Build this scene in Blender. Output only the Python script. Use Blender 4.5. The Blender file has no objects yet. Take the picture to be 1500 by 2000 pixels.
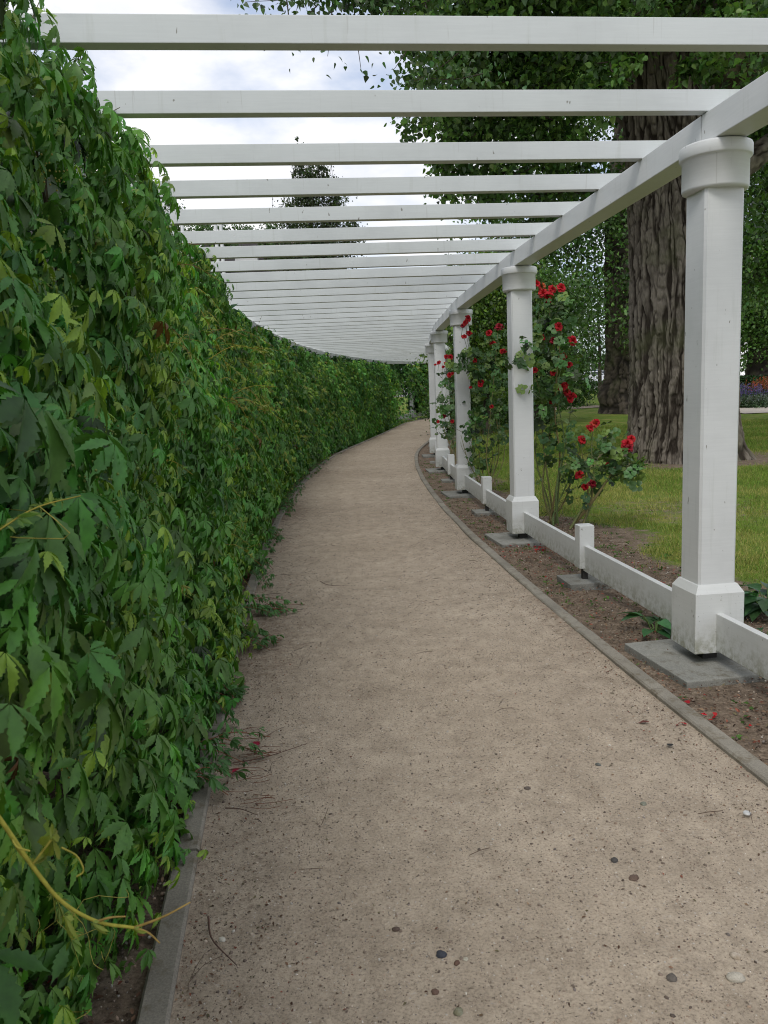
import bpy, math, random
import numpy as np
from mathutils import Matrix, Vector, noise as mnoise

random.seed(7)
R = np.random.default_rng(11)
C = bpy.context.scene.collection
scene = bpy.context.scene

# ------------------------------------------------------------------ camera
FPX = 1560.0
HZ, ROLL, EYE = 772.0, 2.3, 1.5
pit = math.atan((1000 - HZ) / FPX)
sp, cp = math.sin(pit), math.cos(pit)
sr, cr = math.sin(math.radians(ROLL)), math.cos(math.radians(ROLL))
Rv, Uv, Bv = Vector((1, 0, 0)), Vector((0, sp, cp)), Vector((0, -cp, sp))
cx = Rv * cr - Uv * sr
cyv = Rv * sr + Uv * cr
cam = bpy.data.cameras.new('camera')
camo = bpy.data.objects.new('camera', cam)
C.objects.link(camo)
camo.matrix_world = Matrix(((cx.x, cyv.x, Bv.x, 0), (cx.y, cyv.y, Bv.y, 0), (cx.z, cyv.z, Bv.z, EYE), (0, 0, 0, 1)))
cam.sensor_fit = 'VERTICAL'
cam.sensor_height = 36.0
cam.lens = 36.0 * FPX / 2000
cam.clip_start = 0.05
cam.clip_end = 2000
cam.dof.use_dof = True
cam.dof.focus_distance = 4.5
cam.dof.aperture_fstop = 14.0
scene.camera = camo
scene.render.resolution_x, scene.render.resolution_y = 768, 1024

# ------------------------------------------------------------------ light
SUN_EL, SUN_AZ = 52.0, 200.0        # azimuth measured clockwise from +Y
w = bpy.data.worlds.new('World')
scene.world = w
w.use_nodes = True
nt = w.node_tree
nt.nodes.clear()
N = nt.nodes.new
out = N('ShaderNodeOutputWorld'); bg = N('ShaderNodeBackground')
sky = N('ShaderNodeTexSky'); sky.sky_type = 'NISHITA'; sky.sun_disc = False
sky.sun_elevation = math.radians(SUN_EL); sky.sun_rotation = math.radians(SUN_AZ)
tc = N('ShaderNodeTexCoord')
mp = N('ShaderNodeMapping'); mp.inputs['Scale'].default_value = (1.2, 1.2, 2.6)
n1 = N('ShaderNodeTexNoise'); n1.inputs['Scale'].default_value = 2.3; n1.inputs['Detail'].default_value = 7; n1.inputs['Roughness'].default_value = .55
r1 = N('ShaderNodeValToRGB'); r1.color_ramp.elements[0].position = .36; r1.color_ramp.elements[1].position = .54
n2 = N('ShaderNodeTexNoise'); n2.inputs['Scale'].default_value = 3.1; n2.inputs['Detail'].default_value = 6
r2 = N('ShaderNodeValToRGB')
r2.color_ramp.elements[0].color = (6.6, 6.8, 7.35, 1); r2.color_ramp.elements[0].position = .35
r2.color_ramp.elements[1].color = (8.7, 8.65, 8.8, 1); r2.color_ramp.elements[1].position = .62
mx = N('ShaderNodeMix'); mx.data_type = 'RGBA'
sc = N('ShaderNodeMix'); sc.data_type = 'RGBA'; sc.blend_type = 'MIX'; sc.inputs[0].default_value = .35
sc.inputs[7].default_value = (5.0, 6.2, 8.8, 1)
L = nt.links.new
L(tc.outputs['Generated'], mp.inputs['Vector'])
L(mp.outputs[0], n1.inputs['Vector']); L(mp.outputs[0], n2.inputs['Vector'])
L(n1.outputs['Fac'], r1.inputs[0]); L(n2.outputs['Fac'], r2.inputs[0])
L(sky.outputs[0], sc.inputs[6])
L(r1.outputs[0], mx.inputs[0]); L(sc.outputs[2], mx.inputs[6]); L(r2.outputs[0], mx.inputs[7])
L(mx.outputs[2], bg.inputs['Color'])
bg.inputs['Strength'].default_value = .1
L(bg.outputs[0], out.inputs['Surface'])
sun = bpy.data.lights.new('sun', 'SUN'); sun.energy = 1.2; sun.angle = math.radians(22); sun.color = (1, .97, .92)
suno = bpy.data.objects.new('sun', sun); C.objects.link(suno)
az, el = math.radians(SUN_AZ), math.radians(SUN_EL)
sd = Vector((math.sin(az) * math.cos(el), math.cos(az) * math.cos(el), math.sin(el)))
suno.rotation_euler = sd.to_track_quat('Z', 'Y').to_euler()
scene.view_settings.view_transform = 'Standard'
scene.view_settings.look = 'None'
scene.view_settings.gamma = 1
scene.view_settings.exposure = 0.42
scene.render.engine = 'CYCLES'
scene.cycles.filter_width = 1.05
scene.cycles.max_bounces = 6
scene.cycles.diffuse_bounces = 4
scene.cycles.glossy_bounces = 2
scene.cycles.transparent_max_bounces = 4

# ------------------------------------------------------------------ measuring
def ray(x, y):
    dx, dy = x - 750, y - 1000
    dx, dy = dx * cr - dy * sr, dx * sr + dy * cr
    a, b = dx / FPX, -dy / FPX
    return a, cp + b * sp, -sp + b * cp
def W(x, y, Y):
    """world point at depth Y seen in direction of that photo position (used to measure the place)"""
    a, b, c = ray(x, y)
    return np.array((a / b * Y, Y, EYE + c / b * Y))
def g(Y):
    Y = np.asarray(Y, float)
    return np.where(Y < 20, 0, np.where(Y < 39, .00076 * (np.maximum(Y, 20) - 20) ** 2, .275 + .029 * (np.minimum(Y, 105) - 39)))

# ------------------------------------------------------------------ path curve (line of the right-hand columns)
def theta(Yv):
    if Yv < 19: return .0105 * (Yv - 14.4)
    if Yv < 23: return .048 + (Yv - 19) / 4 * .097
    if Yv < 35: return .145 + (Yv - 23) * .0015
    return min(1.35, .163 + (Yv - 35) * .11)
DS = .05
SA, XA, YA, TA = [0.], [1.72], [4.18], [theta(4.18)]
for k in range(int(52 / DS)):
    t = theta(SA[-1] + 4.18)
    XA.append(XA[-1] + math.sin(t) * DS); YA.append(YA[-1] + math.cos(t) * DS); SA.append(SA[-1] + DS); TA.append(t)
sb, xb, yb, tb = [], [], [], []
x0, y0, s0 = 1.72, 4.18, 0.
for k in range(int(8 / DS)):
    t = theta(s0 + 4.18); x0 -= math.sin(t) * DS; y0 -= math.cos(t) * DS; s0 -= DS
    sb.append(s0); xb.append(x0); yb.append(y0); tb.append(t)
SA = np.array(sb[::-1] + SA); XA = np.array(xb[::-1] + XA); YA = np.array(yb[::-1] + YA); TA = np.array(tb[::-1] + TA)
def P(s, off=0., z=0.):
    """off > 0 to the right of the column line; z above the local ground"""
    s = np.asarray(s, float); off = np.asarray(off, float)
    t = np.interp(s, SA, TA)
    X = np.interp(s, SA, XA) + np.cos(t) * off
    Y = np.interp(s, SA, YA) - np.sin(t) * off
    return np.stack([X, Y, g(Y) + z + 0 * X], -1)
def TH(s): return float(np.interp(s, SA, TA))
OFF_L = -3.32
BAY = 3.77

# ------------------------------------------------------------------ mesh helpers
def mesh(name, V, F, col=None, smooth=False):
    V = np.asarray(V, np.float32); F = np.asarray(F, np.int32)
    me = bpy.data.meshes.new(name)
    n, (m, k) = len(V), F.shape
    me.vertices.add(n); me.vertices.foreach_set('co', V.ravel())
    me.loops.add(m * k); me.loops.foreach_set('vertex_index', F.ravel())
    me.polygons.add(m)
    me.polygons.foreach_set('loop_start', np.arange(0, m * k, k, dtype=np.int32))
    try: me.polygons.foreach_set('loop_total', np.full(m, k, np.int32))
    except Exception: pass
    if smooth: me.polygons.foreach_set('use_smooth', np.ones(m, bool))
    me.update(calc_edges=True)
    if col is not None:
        a = me.color_attributes.new('Col', 'FLOAT_COLOR', 'POINT')
        c = np.ones((n, 4), np.float32); c[:, :col.shape[1]] = col
        a.data.foreach_set('color', c.ravel())
    return me
def link(name, me, mat, parent=None, **props):
    o = bpy.data.objects.new(name, me); C.objects.link(o)
    if mat is not None:
        me.materials.append(mat) if len(me.materials) == 0 else None
    if parent is not None: o.parent = parent
    for k, v in props.items(): o[k] = v
    return o
def empty(name, loc, label, category, group=None):
    o = bpy.data.objects.new(name, None); C.objects.link(o); o.location = loc
    o['label'] = label; o['category'] = category
    if group: o['group'] = group
    o.empty_display_size = .1
    return o

class MB:
    """collects polygons of mixed size"""
    def __init__(s): s.v = []; s.f = []
    def add(s, V, F):
        n = len(s.v); s.v += [tuple(map(float, p)) for p in V]; s.f += [tuple(i + n for i in f) for f in F]; return s
    def box(s, a, b, rot=0., c=None, bev=0.):
        x0, y0, z0 = a; x1, y1, z1 = b
        V = [(x0, y0, z0), (x1, y0, z0), (x1, y1, z0), (x0, y1, z0), (x0, y0, z1), (x1, y0, z1), (x1, y1, z1), (x0, y1, z1)]
        if rot or c is not None:
            cc, ss = math.cos(rot), math.sin(rot); c = c or (0, 0, 0)
            V = [(x * cc - y * ss + c[0], x * ss + y * cc + c[1], z + c[2]) for x, y, z in V]
        return s.add(V, [(3, 2, 1, 0), (4, 5, 6, 7), (0, 1, 5, 4), (1, 2, 6, 5), (2, 3, 7, 6), (3, 0, 4, 7)])
    def lathe(s, prof, n=32, c=(0, 0, 0), sq=0, rot=0.):
        V = []; F = []
        for r, z in prof:
            for k in range(n):
                a = 2 * math.pi * k / n + rot
                V.append((c[0] + r * math.cos(a), c[1] + r * math.sin(a), c[2] + z))
        m = len(prof)
        for j in range(m - 1):
            for k in range(n):
                F.append((j * n + k, j * n + (k + 1) % n, (j + 1) * n + (k + 1) % n, (j + 1) * n + k))
        F.append(tuple(range(n - 1, -1, -1))); F.append(tuple((m - 1) * n + k for k in range(n)))
        return s.add(V, F)
    def mesh(s, name, bevel=0., smooth=False):
        me = bpy.data.meshes.new(name); me.from_pydata(s.v, [], s.f); me.update()
        if bevel:
            import bmesh
            bm = bmesh.new(); bm.from_mesh(me)
            es = [e for e in bm.edges if len(e.link_faces) == 2 and e.calc_face_angle(0) > .6]
            bmesh.ops.bevel(bm, geom=es, offset=bevel, segments=2, affect='EDGES', profile=.6)
            bm.to_mesh(me); bm.free()
        if smooth:
            for p in me.polygons: p.use_smooth = True
        return me

def tube_arrays(pts, rad, n=6, closed=False):
    pts = np.asarray(pts, float); m = len(pts)
    rad = np.broadcast_to(np.asarray(rad, float), (m,))
    T = np.gradient(pts, axis=0); T /= np.linalg.norm(T, axis=1)[:, None] + 1e-9
    up = np.array((0, 0, 1.)) if abs(T[:, 2]).mean() < .8 else np.array((1., 0, 0))
    A = np.cross(T, up); A /= np.linalg.norm(A, axis=1)[:, None] + 1e-9
    B = np.cross(T, A)
    a = np.arange(n) * 2 * np.pi / n
    V = pts[:, None] + rad[:, None, None] * (A[:, None] * np.cos(a)[None, :, None] + B[:, None] * np.sin(a)[None, :, None])
    V = V.reshape(-1, 3)
    i = np.arange(m - 1)[:, None] * n; k = np.arange(n)[None]
    k2 = (k + 1) % n
    F = np.stack([i + k, i + k2, i + n + k2, i + n + k], -1).reshape(-1, 4)
    return V, F
class QB:
    """collects quad arrays with colours"""
    def __init__(s): s.V = []; s.F = []; s.c = []; s.n = 0
    def add(s, V, F, col=(1, 1, 1)):
        s.V.append(V); s.F.append(F + s.n); s.n += len(V)
        s.c.append(np.broadcast_to(np.asarray(col, float), (len(V), 3)) if np.ndim(col) < 2 else col)
    def tube(s, pts, rad, n=6, col=(1, 1, 1)):
        V, F = tube_arrays(pts, rad, n); s.add(V, F, col)
    def mesh(s, name, smooth=True):
        return mesh(name, np.concatenate(s.V), np.concatenate(s.F), np.concatenate(s.c), smooth)
def spline(pts, n=16):
    pts = np.asarray(pts, float); m = len(pts)
    if m < 3:
        t = np.linspace(0, 1, n)[:, None]; return pts[0] * (1 - t) + pts[-1] * t
    q = np.vstack([2 * pts[0] - pts[1], pts, 2 * pts[-1] - pts[-2]]); o = []
    u = np.linspace(0, m - 1 - 1e-6, n)
    for x in u:
        i = int(x); t = x - i; p0, p1, p2, p3 = q[i:i + 4]
        o.append(.5 * ((2 * p1) + (-p0 + p2) * t + (2 * p0 - 5 * p1 + 4 * p2 - p3) * t * t + (-p0 + 3 * p1 - 3 * p2 + p3) * t ** 3))
    return np.array(o)
def scatter(T, F, pos, M, scale, cols, name, smooth=False):
    """copies template (k,3) to n places with rotation matrices (n,3,3)"""
    n, k = len(pos), len(T)
    V = np.einsum('nij,kj->nki', M, T) * scale[:, None, None] + pos[:, None]
    FF = (F[None] + (np.arange(n) * k)[:, None, None]).reshape(-1, F.shape[1])
    cc = np.repeat(cols, k, axis=0)
    return V.reshape(-1, 3), FF, cc
def frames(nrm, down):
    """matrices with columns (side, along, normal)"""
    nrm = nrm / (np.linalg.norm(nrm, axis=1)[:, None] + 1e-9)
    d = down - (down * nrm).sum(1)[:, None] * nrm
    d /= np.linalg.norm(d, axis=1)[:, None] + 1e-9
    sd_ = np.cross(d, nrm)
    return np.stack([sd_, d, nrm], -1)
def rnd_frames(n, rng=R):
    return frames(rng.normal(size=(n, 3)), rng.normal(size=(n, 3)))
def fnoise(p, sc=1., off=0.):
    return np.array([mnoise.noise(Vector((float(a) * sc + off, float(b) * sc, float(c) * sc))) for a, b, c in p])

# ------------------------------------------------------------------ leaf templates
def leaflet(stations, widths, fold=.25, droop=.25, L=1.):
    t = np.asarray(stations, float); wd = np.asarray(widths, float)
    mid = np.stack([0 * t, t * L, -droop * t ** 2 * L], -1)
    l = mid + np.stack([-wd, 0 * t, wd * fold], -1); r = mid + np.stack([wd, 0 * t, wd * fold], -1)
    n = len(t); V = np.concatenate([l, mid, r])
    F = []
    for i in range(n - 1):
        F.append((i, n + i, n + i + 1, i + 1)); F.append((n + i, 2 * n + i, 2 * n + i + 1, n + i + 1))
    return V, np.array(F)
def rotz(V, a):
    c, s = math.cos(a), math.sin(a); return V @ np.array(((c, s, 0), (-s, c, 0), (0, 0, 1)))
def rotx(V, a):
    c, s = math.cos(a), math.sin(a); return V @ np.array(((1, 0, 0), (0, c, s), (0, -s, c)))
def palmate(kind, rng):
    VV, FF, n = [], [], 0
    angs = [-80, -38, 0, 40, 78]; lens = [.70, 1.0, 1.15, .98, .66]
    for a, l in zip(angs, lens):
        l *= rng.uniform(.85, 1.12)
        if kind == 2:
            st = [0, .16, .30, .33, .44, .47, .57, .60, .69, .72, .80, .83, 1.0]
            wd = [.01, .07, .15, .115, .19, .145, .20, .14, .165, .10, .10, .045, 0]
        elif kind == 1: st, wd = [0, .25, .52, .76, 1.], [.02, .12, .195, .10, 0]
        else: st, wd = [0, .5, 1.], [.03, .25, 0]
        V, F = leaflet(st, np.array(wd) * l * rng.uniform(.85, 1.1), fold=rng.uniform(.1, .6), droop=rng.uniform(.1, .5), L=l)
        V = V + np.array((0, .06, 0))
        V = rotx(V, -rng.uniform(.15, .65)); V = rotz(V, math.radians(a + rng.uniform(-10, 10)))
        VV.append(V); FF.append(F + n); n += len(V)
    return np.concatenate(VV), np.concatenate(FF)
def pinnate(rng, n=5):
    VV, FF, k = [], [], 0
    for (y, a) in [(.35, -75), (.35, 75), (.68, -65), (.68, 65), (.75, 0)][:n]:
        V, F = leaflet([0, .3, .65, 1], [.03, .24, .27, 0], fold=rng.uniform(.1, .5), droop=rng.uniform(.05, .3), L=.55)
        V[:, :2] *= 1.0
        V = rotz(V * .85, math.radians(a + rng.uniform(-12, 12))) + np.array((0, y, -.15 * y))
        VV.append(V); FF.append(F + k); k += len(V)
    return np.concatenate(VV), np.concatenate(FF)
HEART = leaflet([0, .25, .6, 1], [.22, .42, .26, 0], fold=.3, droop=.15)
SMALL = leaflet([0, .45, 1], [.12, .38, 0], fold=.3, droop=.15)

# ------------------------------------------------------------------ materials
def mat(name, color=(.5, .5, .5), rough=.6, spec=.3):
    m = bpy.data.materials.new(name); m.use_nodes = True
    b = m.node_tree.nodes['Principled BSDF']
    b.inputs['Base Color'].default_value = (*color, 1); b.inputs['Roughness'].default_value = rough
    b.inputs['Specular IOR Level'].default_value = spec
    return m, m.node_tree, b
def nd(t, kind, **kw):
    n = t.nodes.new(kind)
    for k, v in kw.items():
        if k in n.inputs: n.inputs[k].default_value = v
        else: setattr(n, k, v)
    return n
def ramp(t, fac, stops):
    r = t.nodes.new('ShaderNodeValToRGB')
    e = r.color_ramp.elements
    while len(e) < len(stops): e.new(.5)
    for i, (p, c) in enumerate(stops):
        e[i].position = p; e[i].color = (*c, 1) if len(c) == 3 else c
    t.links.new(fac, r.inputs[0]); return r.outputs[0]
def objco(t, scale=(1, 1, 1)):
    c = t.nodes.new('ShaderNodeTexCoord'); m = t.nodes.new('ShaderNodeMapping'); m.inputs['Scale'].default_value = scale
    gm = t.nodes.new('ShaderNodeNewGeometry')
    t.links.new(gm.outputs['Position'], m.inputs['Vector']); return m.outputs[0]
def noise(t, co, scale, detail=5, rough=.55, out='Fac'):
    n = nd(t, 'ShaderNodeTexNoise', Scale=scale, Detail=detail, Roughness=rough); t.links.new(co, n.inputs['Vector']); return n.outputs[out]
def mixc(t, fac, a, b, blend='MIX'):
    m = t.nodes.new('ShaderNodeMix'); m.data_type = 'RGBA'; m.blend_type = blend
    for v, i in ((fac, 0), (a, 6), (b, 7)):
        if hasattr(v, 'is_linked'): t.links.new(v, m.inputs[i])
        elif i == 0: m.inputs[0].default_value = v
        else: m.inputs[i].default_value = (*v, 1)
    return m.outputs[2]
def bump(t, b, h, strength=.3, dist=.01):
    n = nd(t, 'ShaderNodeBump', Strength=strength, Distance=dist); t.links.new(h, n.inputs['Height']); t.links.new(n.outputs[0], b.inputs['Normal'])
def math_(t, op, a, b=0.):
    m = t.nodes.new('ShaderNodeMath'); m.operation = op
    for v, i in ((a, 0), (b, 1)):
        if hasattr(v, 'is_linked'): t.links.new(v, m.inputs[i])
        else: m.inputs[i].default_value = v
    return m.outputs[0]

def leafmat(name, rough=.5, spec=.35, trans=.25, vein=False):
    m, t, b = mat(name, rough=rough, spec=spec)
    a = t.nodes.new('ShaderNodeVertexColor'); a.layer_name = 'Col'
    co = objco(t)
    f = noise(t, co, 45, 3)
    c = mixc(t, 1., a.outputs[0], ramp(t, f, [(.3, (.8, .8, .8)), (.7, (1.2, 1.2, 1.15))]), 'MULTIPLY')
    t.links.new(c, b.inputs['Base Color'])
    tr = t.nodes.new('ShaderNodeBsdfTranslucent')
    c2 = mixc(t, 1., c, (1.3, 1.5, .55), 'MULTIPLY'); t.links.new(c2, tr.inputs['Color'])
    ms = t.nodes.new('ShaderNodeMixShader'); ms.inputs[0].default_value = trans
    t.links.new(b.outputs[0], ms.inputs[1]); t.links.new(tr.outputs[0], ms.inputs[2])
    t.links.new(ms.outputs[0], t.nodes['Material Output'].inputs['Surface'])
    return m
M_vine = leafmat('vine_leaf', .46, .38, .24)
M_rose_leaf = leafmat('rose_leaf', .42, .4, .18)
M_tree = leafmat('tree_leaf', .45, .4, .25)
M_grass = leafmat('grass_blade', .6, .2, .3)
def vcolmat(name, rough=.8, spec=.2):
    m, t, b = mat(name, rough=rough, spec=spec)
    a = t.nodes.new('ShaderNodeVertexColor'); a.layer_name = 'Col'
    f = noise(t, objco(t), 60, 3)
    c = mixc(t, 1., a.outputs[0], ramp(t, f, [(.3, (.7, .7, .7)), (.7, (1.25, 1.25, 1.25))]), 'MULTIPLY')
    t.links.new(c, b.inputs['Base Color']); return m
M_stem = vcolmat('stem_bark', .75, .2)
M_litter = vcolmat('litter', .85, .15)
M_stone = vcolmat('pebble_stone', .7, .25)
M_petal = leafmat('rose_petal', .6, .2, .18)

# white painted timber
def paint(name, grain_dir='x', base=(.60, .61, .60)):
    m, t, b = mat(name, base, .42, .35)
    co = objco(t)
    big = noise(t, co, 1.6, 5, .6)
    c = ramp(t, big, [(.3, tuple(v * .90 for v in base)), (.5, base), (.72, tuple(min(.8, v * 1.06) for v in base))])
    # vertical weather streaks
    st = noise(t, objco(t, (14, 14, .9)), 2.2, 4, .6)
    c = mixc(t, ramp(t, st, [(.60, (0, 0, 0)), (.78, (.35, .35, .35))]), c, (.40, .42, .37))
    sp_ = noise(t, objco(t, (1, 1, .45)), 34, 2, .5)
    c = mixc(t, ramp(t, sp_, [(.735, (0, 0, 0)), (.76, (.8, .8, .8))]), c, (.16, .15, .12))
    cr_ = noise(t, objco(t, (55, 55, 1.6)), 1.0, 3, .6)
    c = mixc(t, ramp(t, cr_, [(.69, (0, 0, 0)), (.71, (.30, .30, .30))]), c, (.34, .34, .31))
    gn = noise(t, objco(t, (3, 3, 60)), 2.0, 4, .6)
    c = mixc(t, .5, c, ramp(t, gn, [(.3, (.93, .93, .93)), (.7, (1.05, 1.05, 1.05))]), 'MULTIPLY')
    t.links.new(c, b.inputs['Base Color'])
    h = noise(t, objco(t, (30, 30, 30)), 6, 3)
    bump(t, b, h, .05, .002)
    t.links.new(ramp(t, big, [(.3, (.36, .36, .36)), (.7, (.55, .55, .55))]), b.inputs['Roughness'])
    return m, t, b, c
M_white, _, _, _ = paint('white_paint')
M_rafter, _, _, _ = paint('rafter_paint', base=(.56, .585, .575))
# base blocks and low boards: grimier, lichen low down
def grimy():
    m, t, b, c = paint('grimy_white_paint', base=(.58, .59, .57))
    gm = t.nodes.new('ShaderNodeNewGeometry'); sx = t.nodes.new('ShaderNodeSeparateXYZ'); t.links.new(gm.outputs['Position'], sx.inputs[0])
    lo = ramp(t, sx.outputs[2], [(.07, (1, 1, 1)), (.26, (0, 0, 0))])
    nn = noise(t, objco(t), 22, 6, .7)
    k = mixc(t, 1., lo, ramp(t, nn, [(.42, (0, 0, 0)), (.62, (1, 1, 1))]), 'MULTIPLY')
    c = mixc(t, k, c, (.24, .24, .16))
    n3 = noise(t, objco(t), 75, 4, .6)
    c = mixc(t, ramp(t, n3, [(.66, (0, 0, 0)), (.72, (.7, .7, .7))]), c, (.22, .21, .17))
    t.links.new(c, b.inputs['Base Color']); b.inputs['Roughness'].default_value = .6
    return m
M_grimy = grimy()
def concrete(name, base, sc=20):
    m, t, b = mat(name, base, .9, .15); co = objco(t)
    n_ = noise(t, co, 2.5, 6, .65); f = noise(t, co, sc * 8, 4, .7)
    c = ramp(t, n_, [(.3, tuple(v * .7 for v in base)), (.7, tuple(v * 1.2 for v in base))])
    c = mixc(t, .8, c, ramp(t, f, [(.35, (.72, .72, .72)), (.65, (1.2, 1.18, 1.15))]), 'MULTIPLY')
    n3_ = noise(t, co, 11, 6, .75)
    c = mixc(t, ramp(t, n3_, [(.52, (0, 0, 0)), (.66, (.75, .75, .75))]), c, tuple(v * q for v, q in zip(base, (.50, .44, .34))))
    t.links.new(c, b.inputs['Base Color']); bump(t, b, f, .3, .003); return m
M_kerb = concrete('kerb_concrete', (.255, .235, .195))
M_slab = concrete('slab_concrete', (.25, .25, .225))
M_dark, _, _ = mat('dark_steel', (.03, .028, .025), .6, .3)
M_soot = M_dark

def path_mat():
    m, t, b = mat('gravel', (.3, .24, .19), .95, .1); co = objco(t)
    big = noise(t, co, .55, 4, .6); mid = noise(t, co, 5, 5, .65); fine = noise(t, co, 120, 5, .75)
    c = ramp(t, big, [(.3, (.335, .277, .210)), (.7, (.425, .357, .276))])
    c = mixc(t, .75, c, ramp(t, mid, [(.3, (.80, .79, .78)), (.7, (1.15, 1.15, 1.15))]), 'MULTIPLY')
    c = mixc(t, .9, c, ramp(t, fine, [(.34, (.60, .58, .56)), (.5, (1, 1, 1)), (.68, (1.2, 1.19, 1.17))]), 'MULTIPLY')
    f2 = noise(t, co, 46, 4, .8)
    c = mixc(t, ramp(t, f2, [(.60, (0, 0, 0)), (.67, (.75, .75, .75))]), c, (.085, .065, .05))
    f3 = noise(t, objco(t, (1, 1, 1)), 61, 3, .7)
    c = mixc(t, ramp(t, f3, [(.30, (.5, .5, .5)), (.36, (0, 0, 0))]), c, (.46, .41, .35))
    md = noise(t, co, 19, 7, .85)
    c = mixc(t, ramp(t, md, [(.60, (0, 0, 0)), (.66, (.6, .6, .6))]), c, (.12, .09, .065))
    m2 = noise(t, objco(t, (1.5, .8, 1)), 7.5, 7, .8)
    c = mixc(t, .8, c, ramp(t, m2, [(.32, (.74, .72, .70)), (.5, (1, 1, 1)), (.66, (1.14, 1.13, 1.12))]), 'MULTIPLY')
    vo = nd(t, 'ShaderNodeTexVoronoi', Scale=95.); t.links.new(co, vo.inputs['Vector'])
    sc_ = t.nodes.new('ShaderNodeSeparateColor'); t.links.new(vo.outputs['Color'], sc_.inputs[0])
    stc = ramp(t, sc_.outputs[0], [(.0, (.07, .055, .045)), (.35, (.14, .11, .085)), (.36, (.52, .48, .42)), (.6, (.33, .29, .25)), (.61, (.24, .18, .13)), (1., (.30, .25, .20))])
    rad_ = math_(t, 'MULTIPLY', sc_.outputs[1], .42)
    c = mixc(t, math_(t, 'MULTIPLY', math_(t, 'LESS_THAN', vo.outputs['Distance'], math_(t, 'SUBTRACT', rad_, .10)), .85), c, stc)
    at_ = t.nodes.new('ShaderNodeVertexColor'); at_.layer_name = 'Col'
    dn = noise(t, co, 16, 6, .8)
    ek = math_(t, 'ADD', at_.outputs[0], math_(t, 'MULTIPLY', math_(t, 'SUBTRACT', dn, .5), 2.2))
    c = mixc(t, ramp(t, ek, [(.45, (0, 0, 0)), (.95, (.8, .8, .8))]), c, (.165, .118, .082))
    sf = noise(t, objco(t, (1, 2.4, 1)), 3.2, 5, .7)
    c = mixc(t, ramp(t, sf, [(.55, (0, 0, 0)), (.72, (.32, .32, .32))]), c, (.17, .135, .10))
    t.links.new(c, b.inputs['Base Color'])
    h = math_(t, 'ADD', fine, math_(t, 'MULTIPLY', mid, 1.5))
    h = math_(t, 'ADD', h, math_(t, 'MULTIPLY', dn, .8))
    bump(t, b, h, .55, .006); return m
M_path = path_mat()
def ground_mat():
    m, t, b = mat('lawn_and_soil', (.1, .1, .05), .95, .1); co = objco(t)
    a = t.nodes.new('ShaderNodeVertexColor'); a.layer_name = 'Col'
    sx = t.nodes.new('ShaderNodeSeparateColor'); t.links.new(a.outputs[0], sx.inputs[0])
    n1_ = noise(t, co, 1.2, 6, .7); fine = noise(t, co, 60, 5, .75); mid = noise(t, co, 9, 5, .7)
    grass = ramp(t, n1_, [(.3, (.085, .15, .022)), (.5, (.14, .20, .032)), (.66, (.25, .23, .07))])
    grass = mixc(t, .8, grass, ramp(t, fine, [(.35, (.5, .5, .5)), (.65, (1.35, 1.35, 1.3))]), 'MULTIPLY')
    soil = ramp(t, mid, [(.3, (.10, .077, .058)), (.5, (.185, .145, .108)), (.7, (.29, .24, .185))])
    soil = mixc(t, .9, soil, ramp(t, fine, [(.35, (.45, .42, .4)), (.65, (1.4, 1.35, 1.3))]), 'MULTIPLY')
    k = math_(t, 'ADD', sx.outputs[0], math_(t, 'MULTIPLY', math_(t, 'SUBTRACT', mid, .5), 1.3))
    kk = ramp(t, k, [(.38, (0, 0, 0)), (.62, (1, 1, 1))])
    c = mixc(t, kk, grass, soil)
    t.links.new(c, b.inputs['Base Color'])
    bump(t, b, math_(t, 'ADD', fine, mid), .7, .015); return m
M_ground = ground_mat()
def bark_mat(name, lo, hi, moss=(.10, .11, .05)):
    m, t, b = mat(name, hi, .95, .1)
    co = objco(t, (1, 1, .3)); f = noise(t, co, 9, 6, .75); f2 = noise(t, objco(t), 1.1, 4)
    a = t.nodes.new('ShaderNodeVertexColor'); a.layer_name = 'Col'
    c = ramp(t, f, [(.32, tuple(v * .62 for v in hi)), (.62, hi)])
    c = mixc(t, ramp(t, a.outputs[0], [(.34, (0, 0, 0)), (.88, (1, 1, 1))]), lo, c)
    c = mixc(t, ramp(t, f2, [(.5, (0, 0, 0)), (.68, (.55, .55, .55))]), c, moss)
    t.links.new(c, b.inputs['Base Color']); bump(t, b, noise(t, co, 30, 5, .7), .8, .02); return m
M_bark = bark_mat('poplar_bark', (.040, .032, .025), (.225, .195, .158))
M_bark2 = bark_mat('dark_bark', (.035, .03, .025), (.12, .10, .08))

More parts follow.
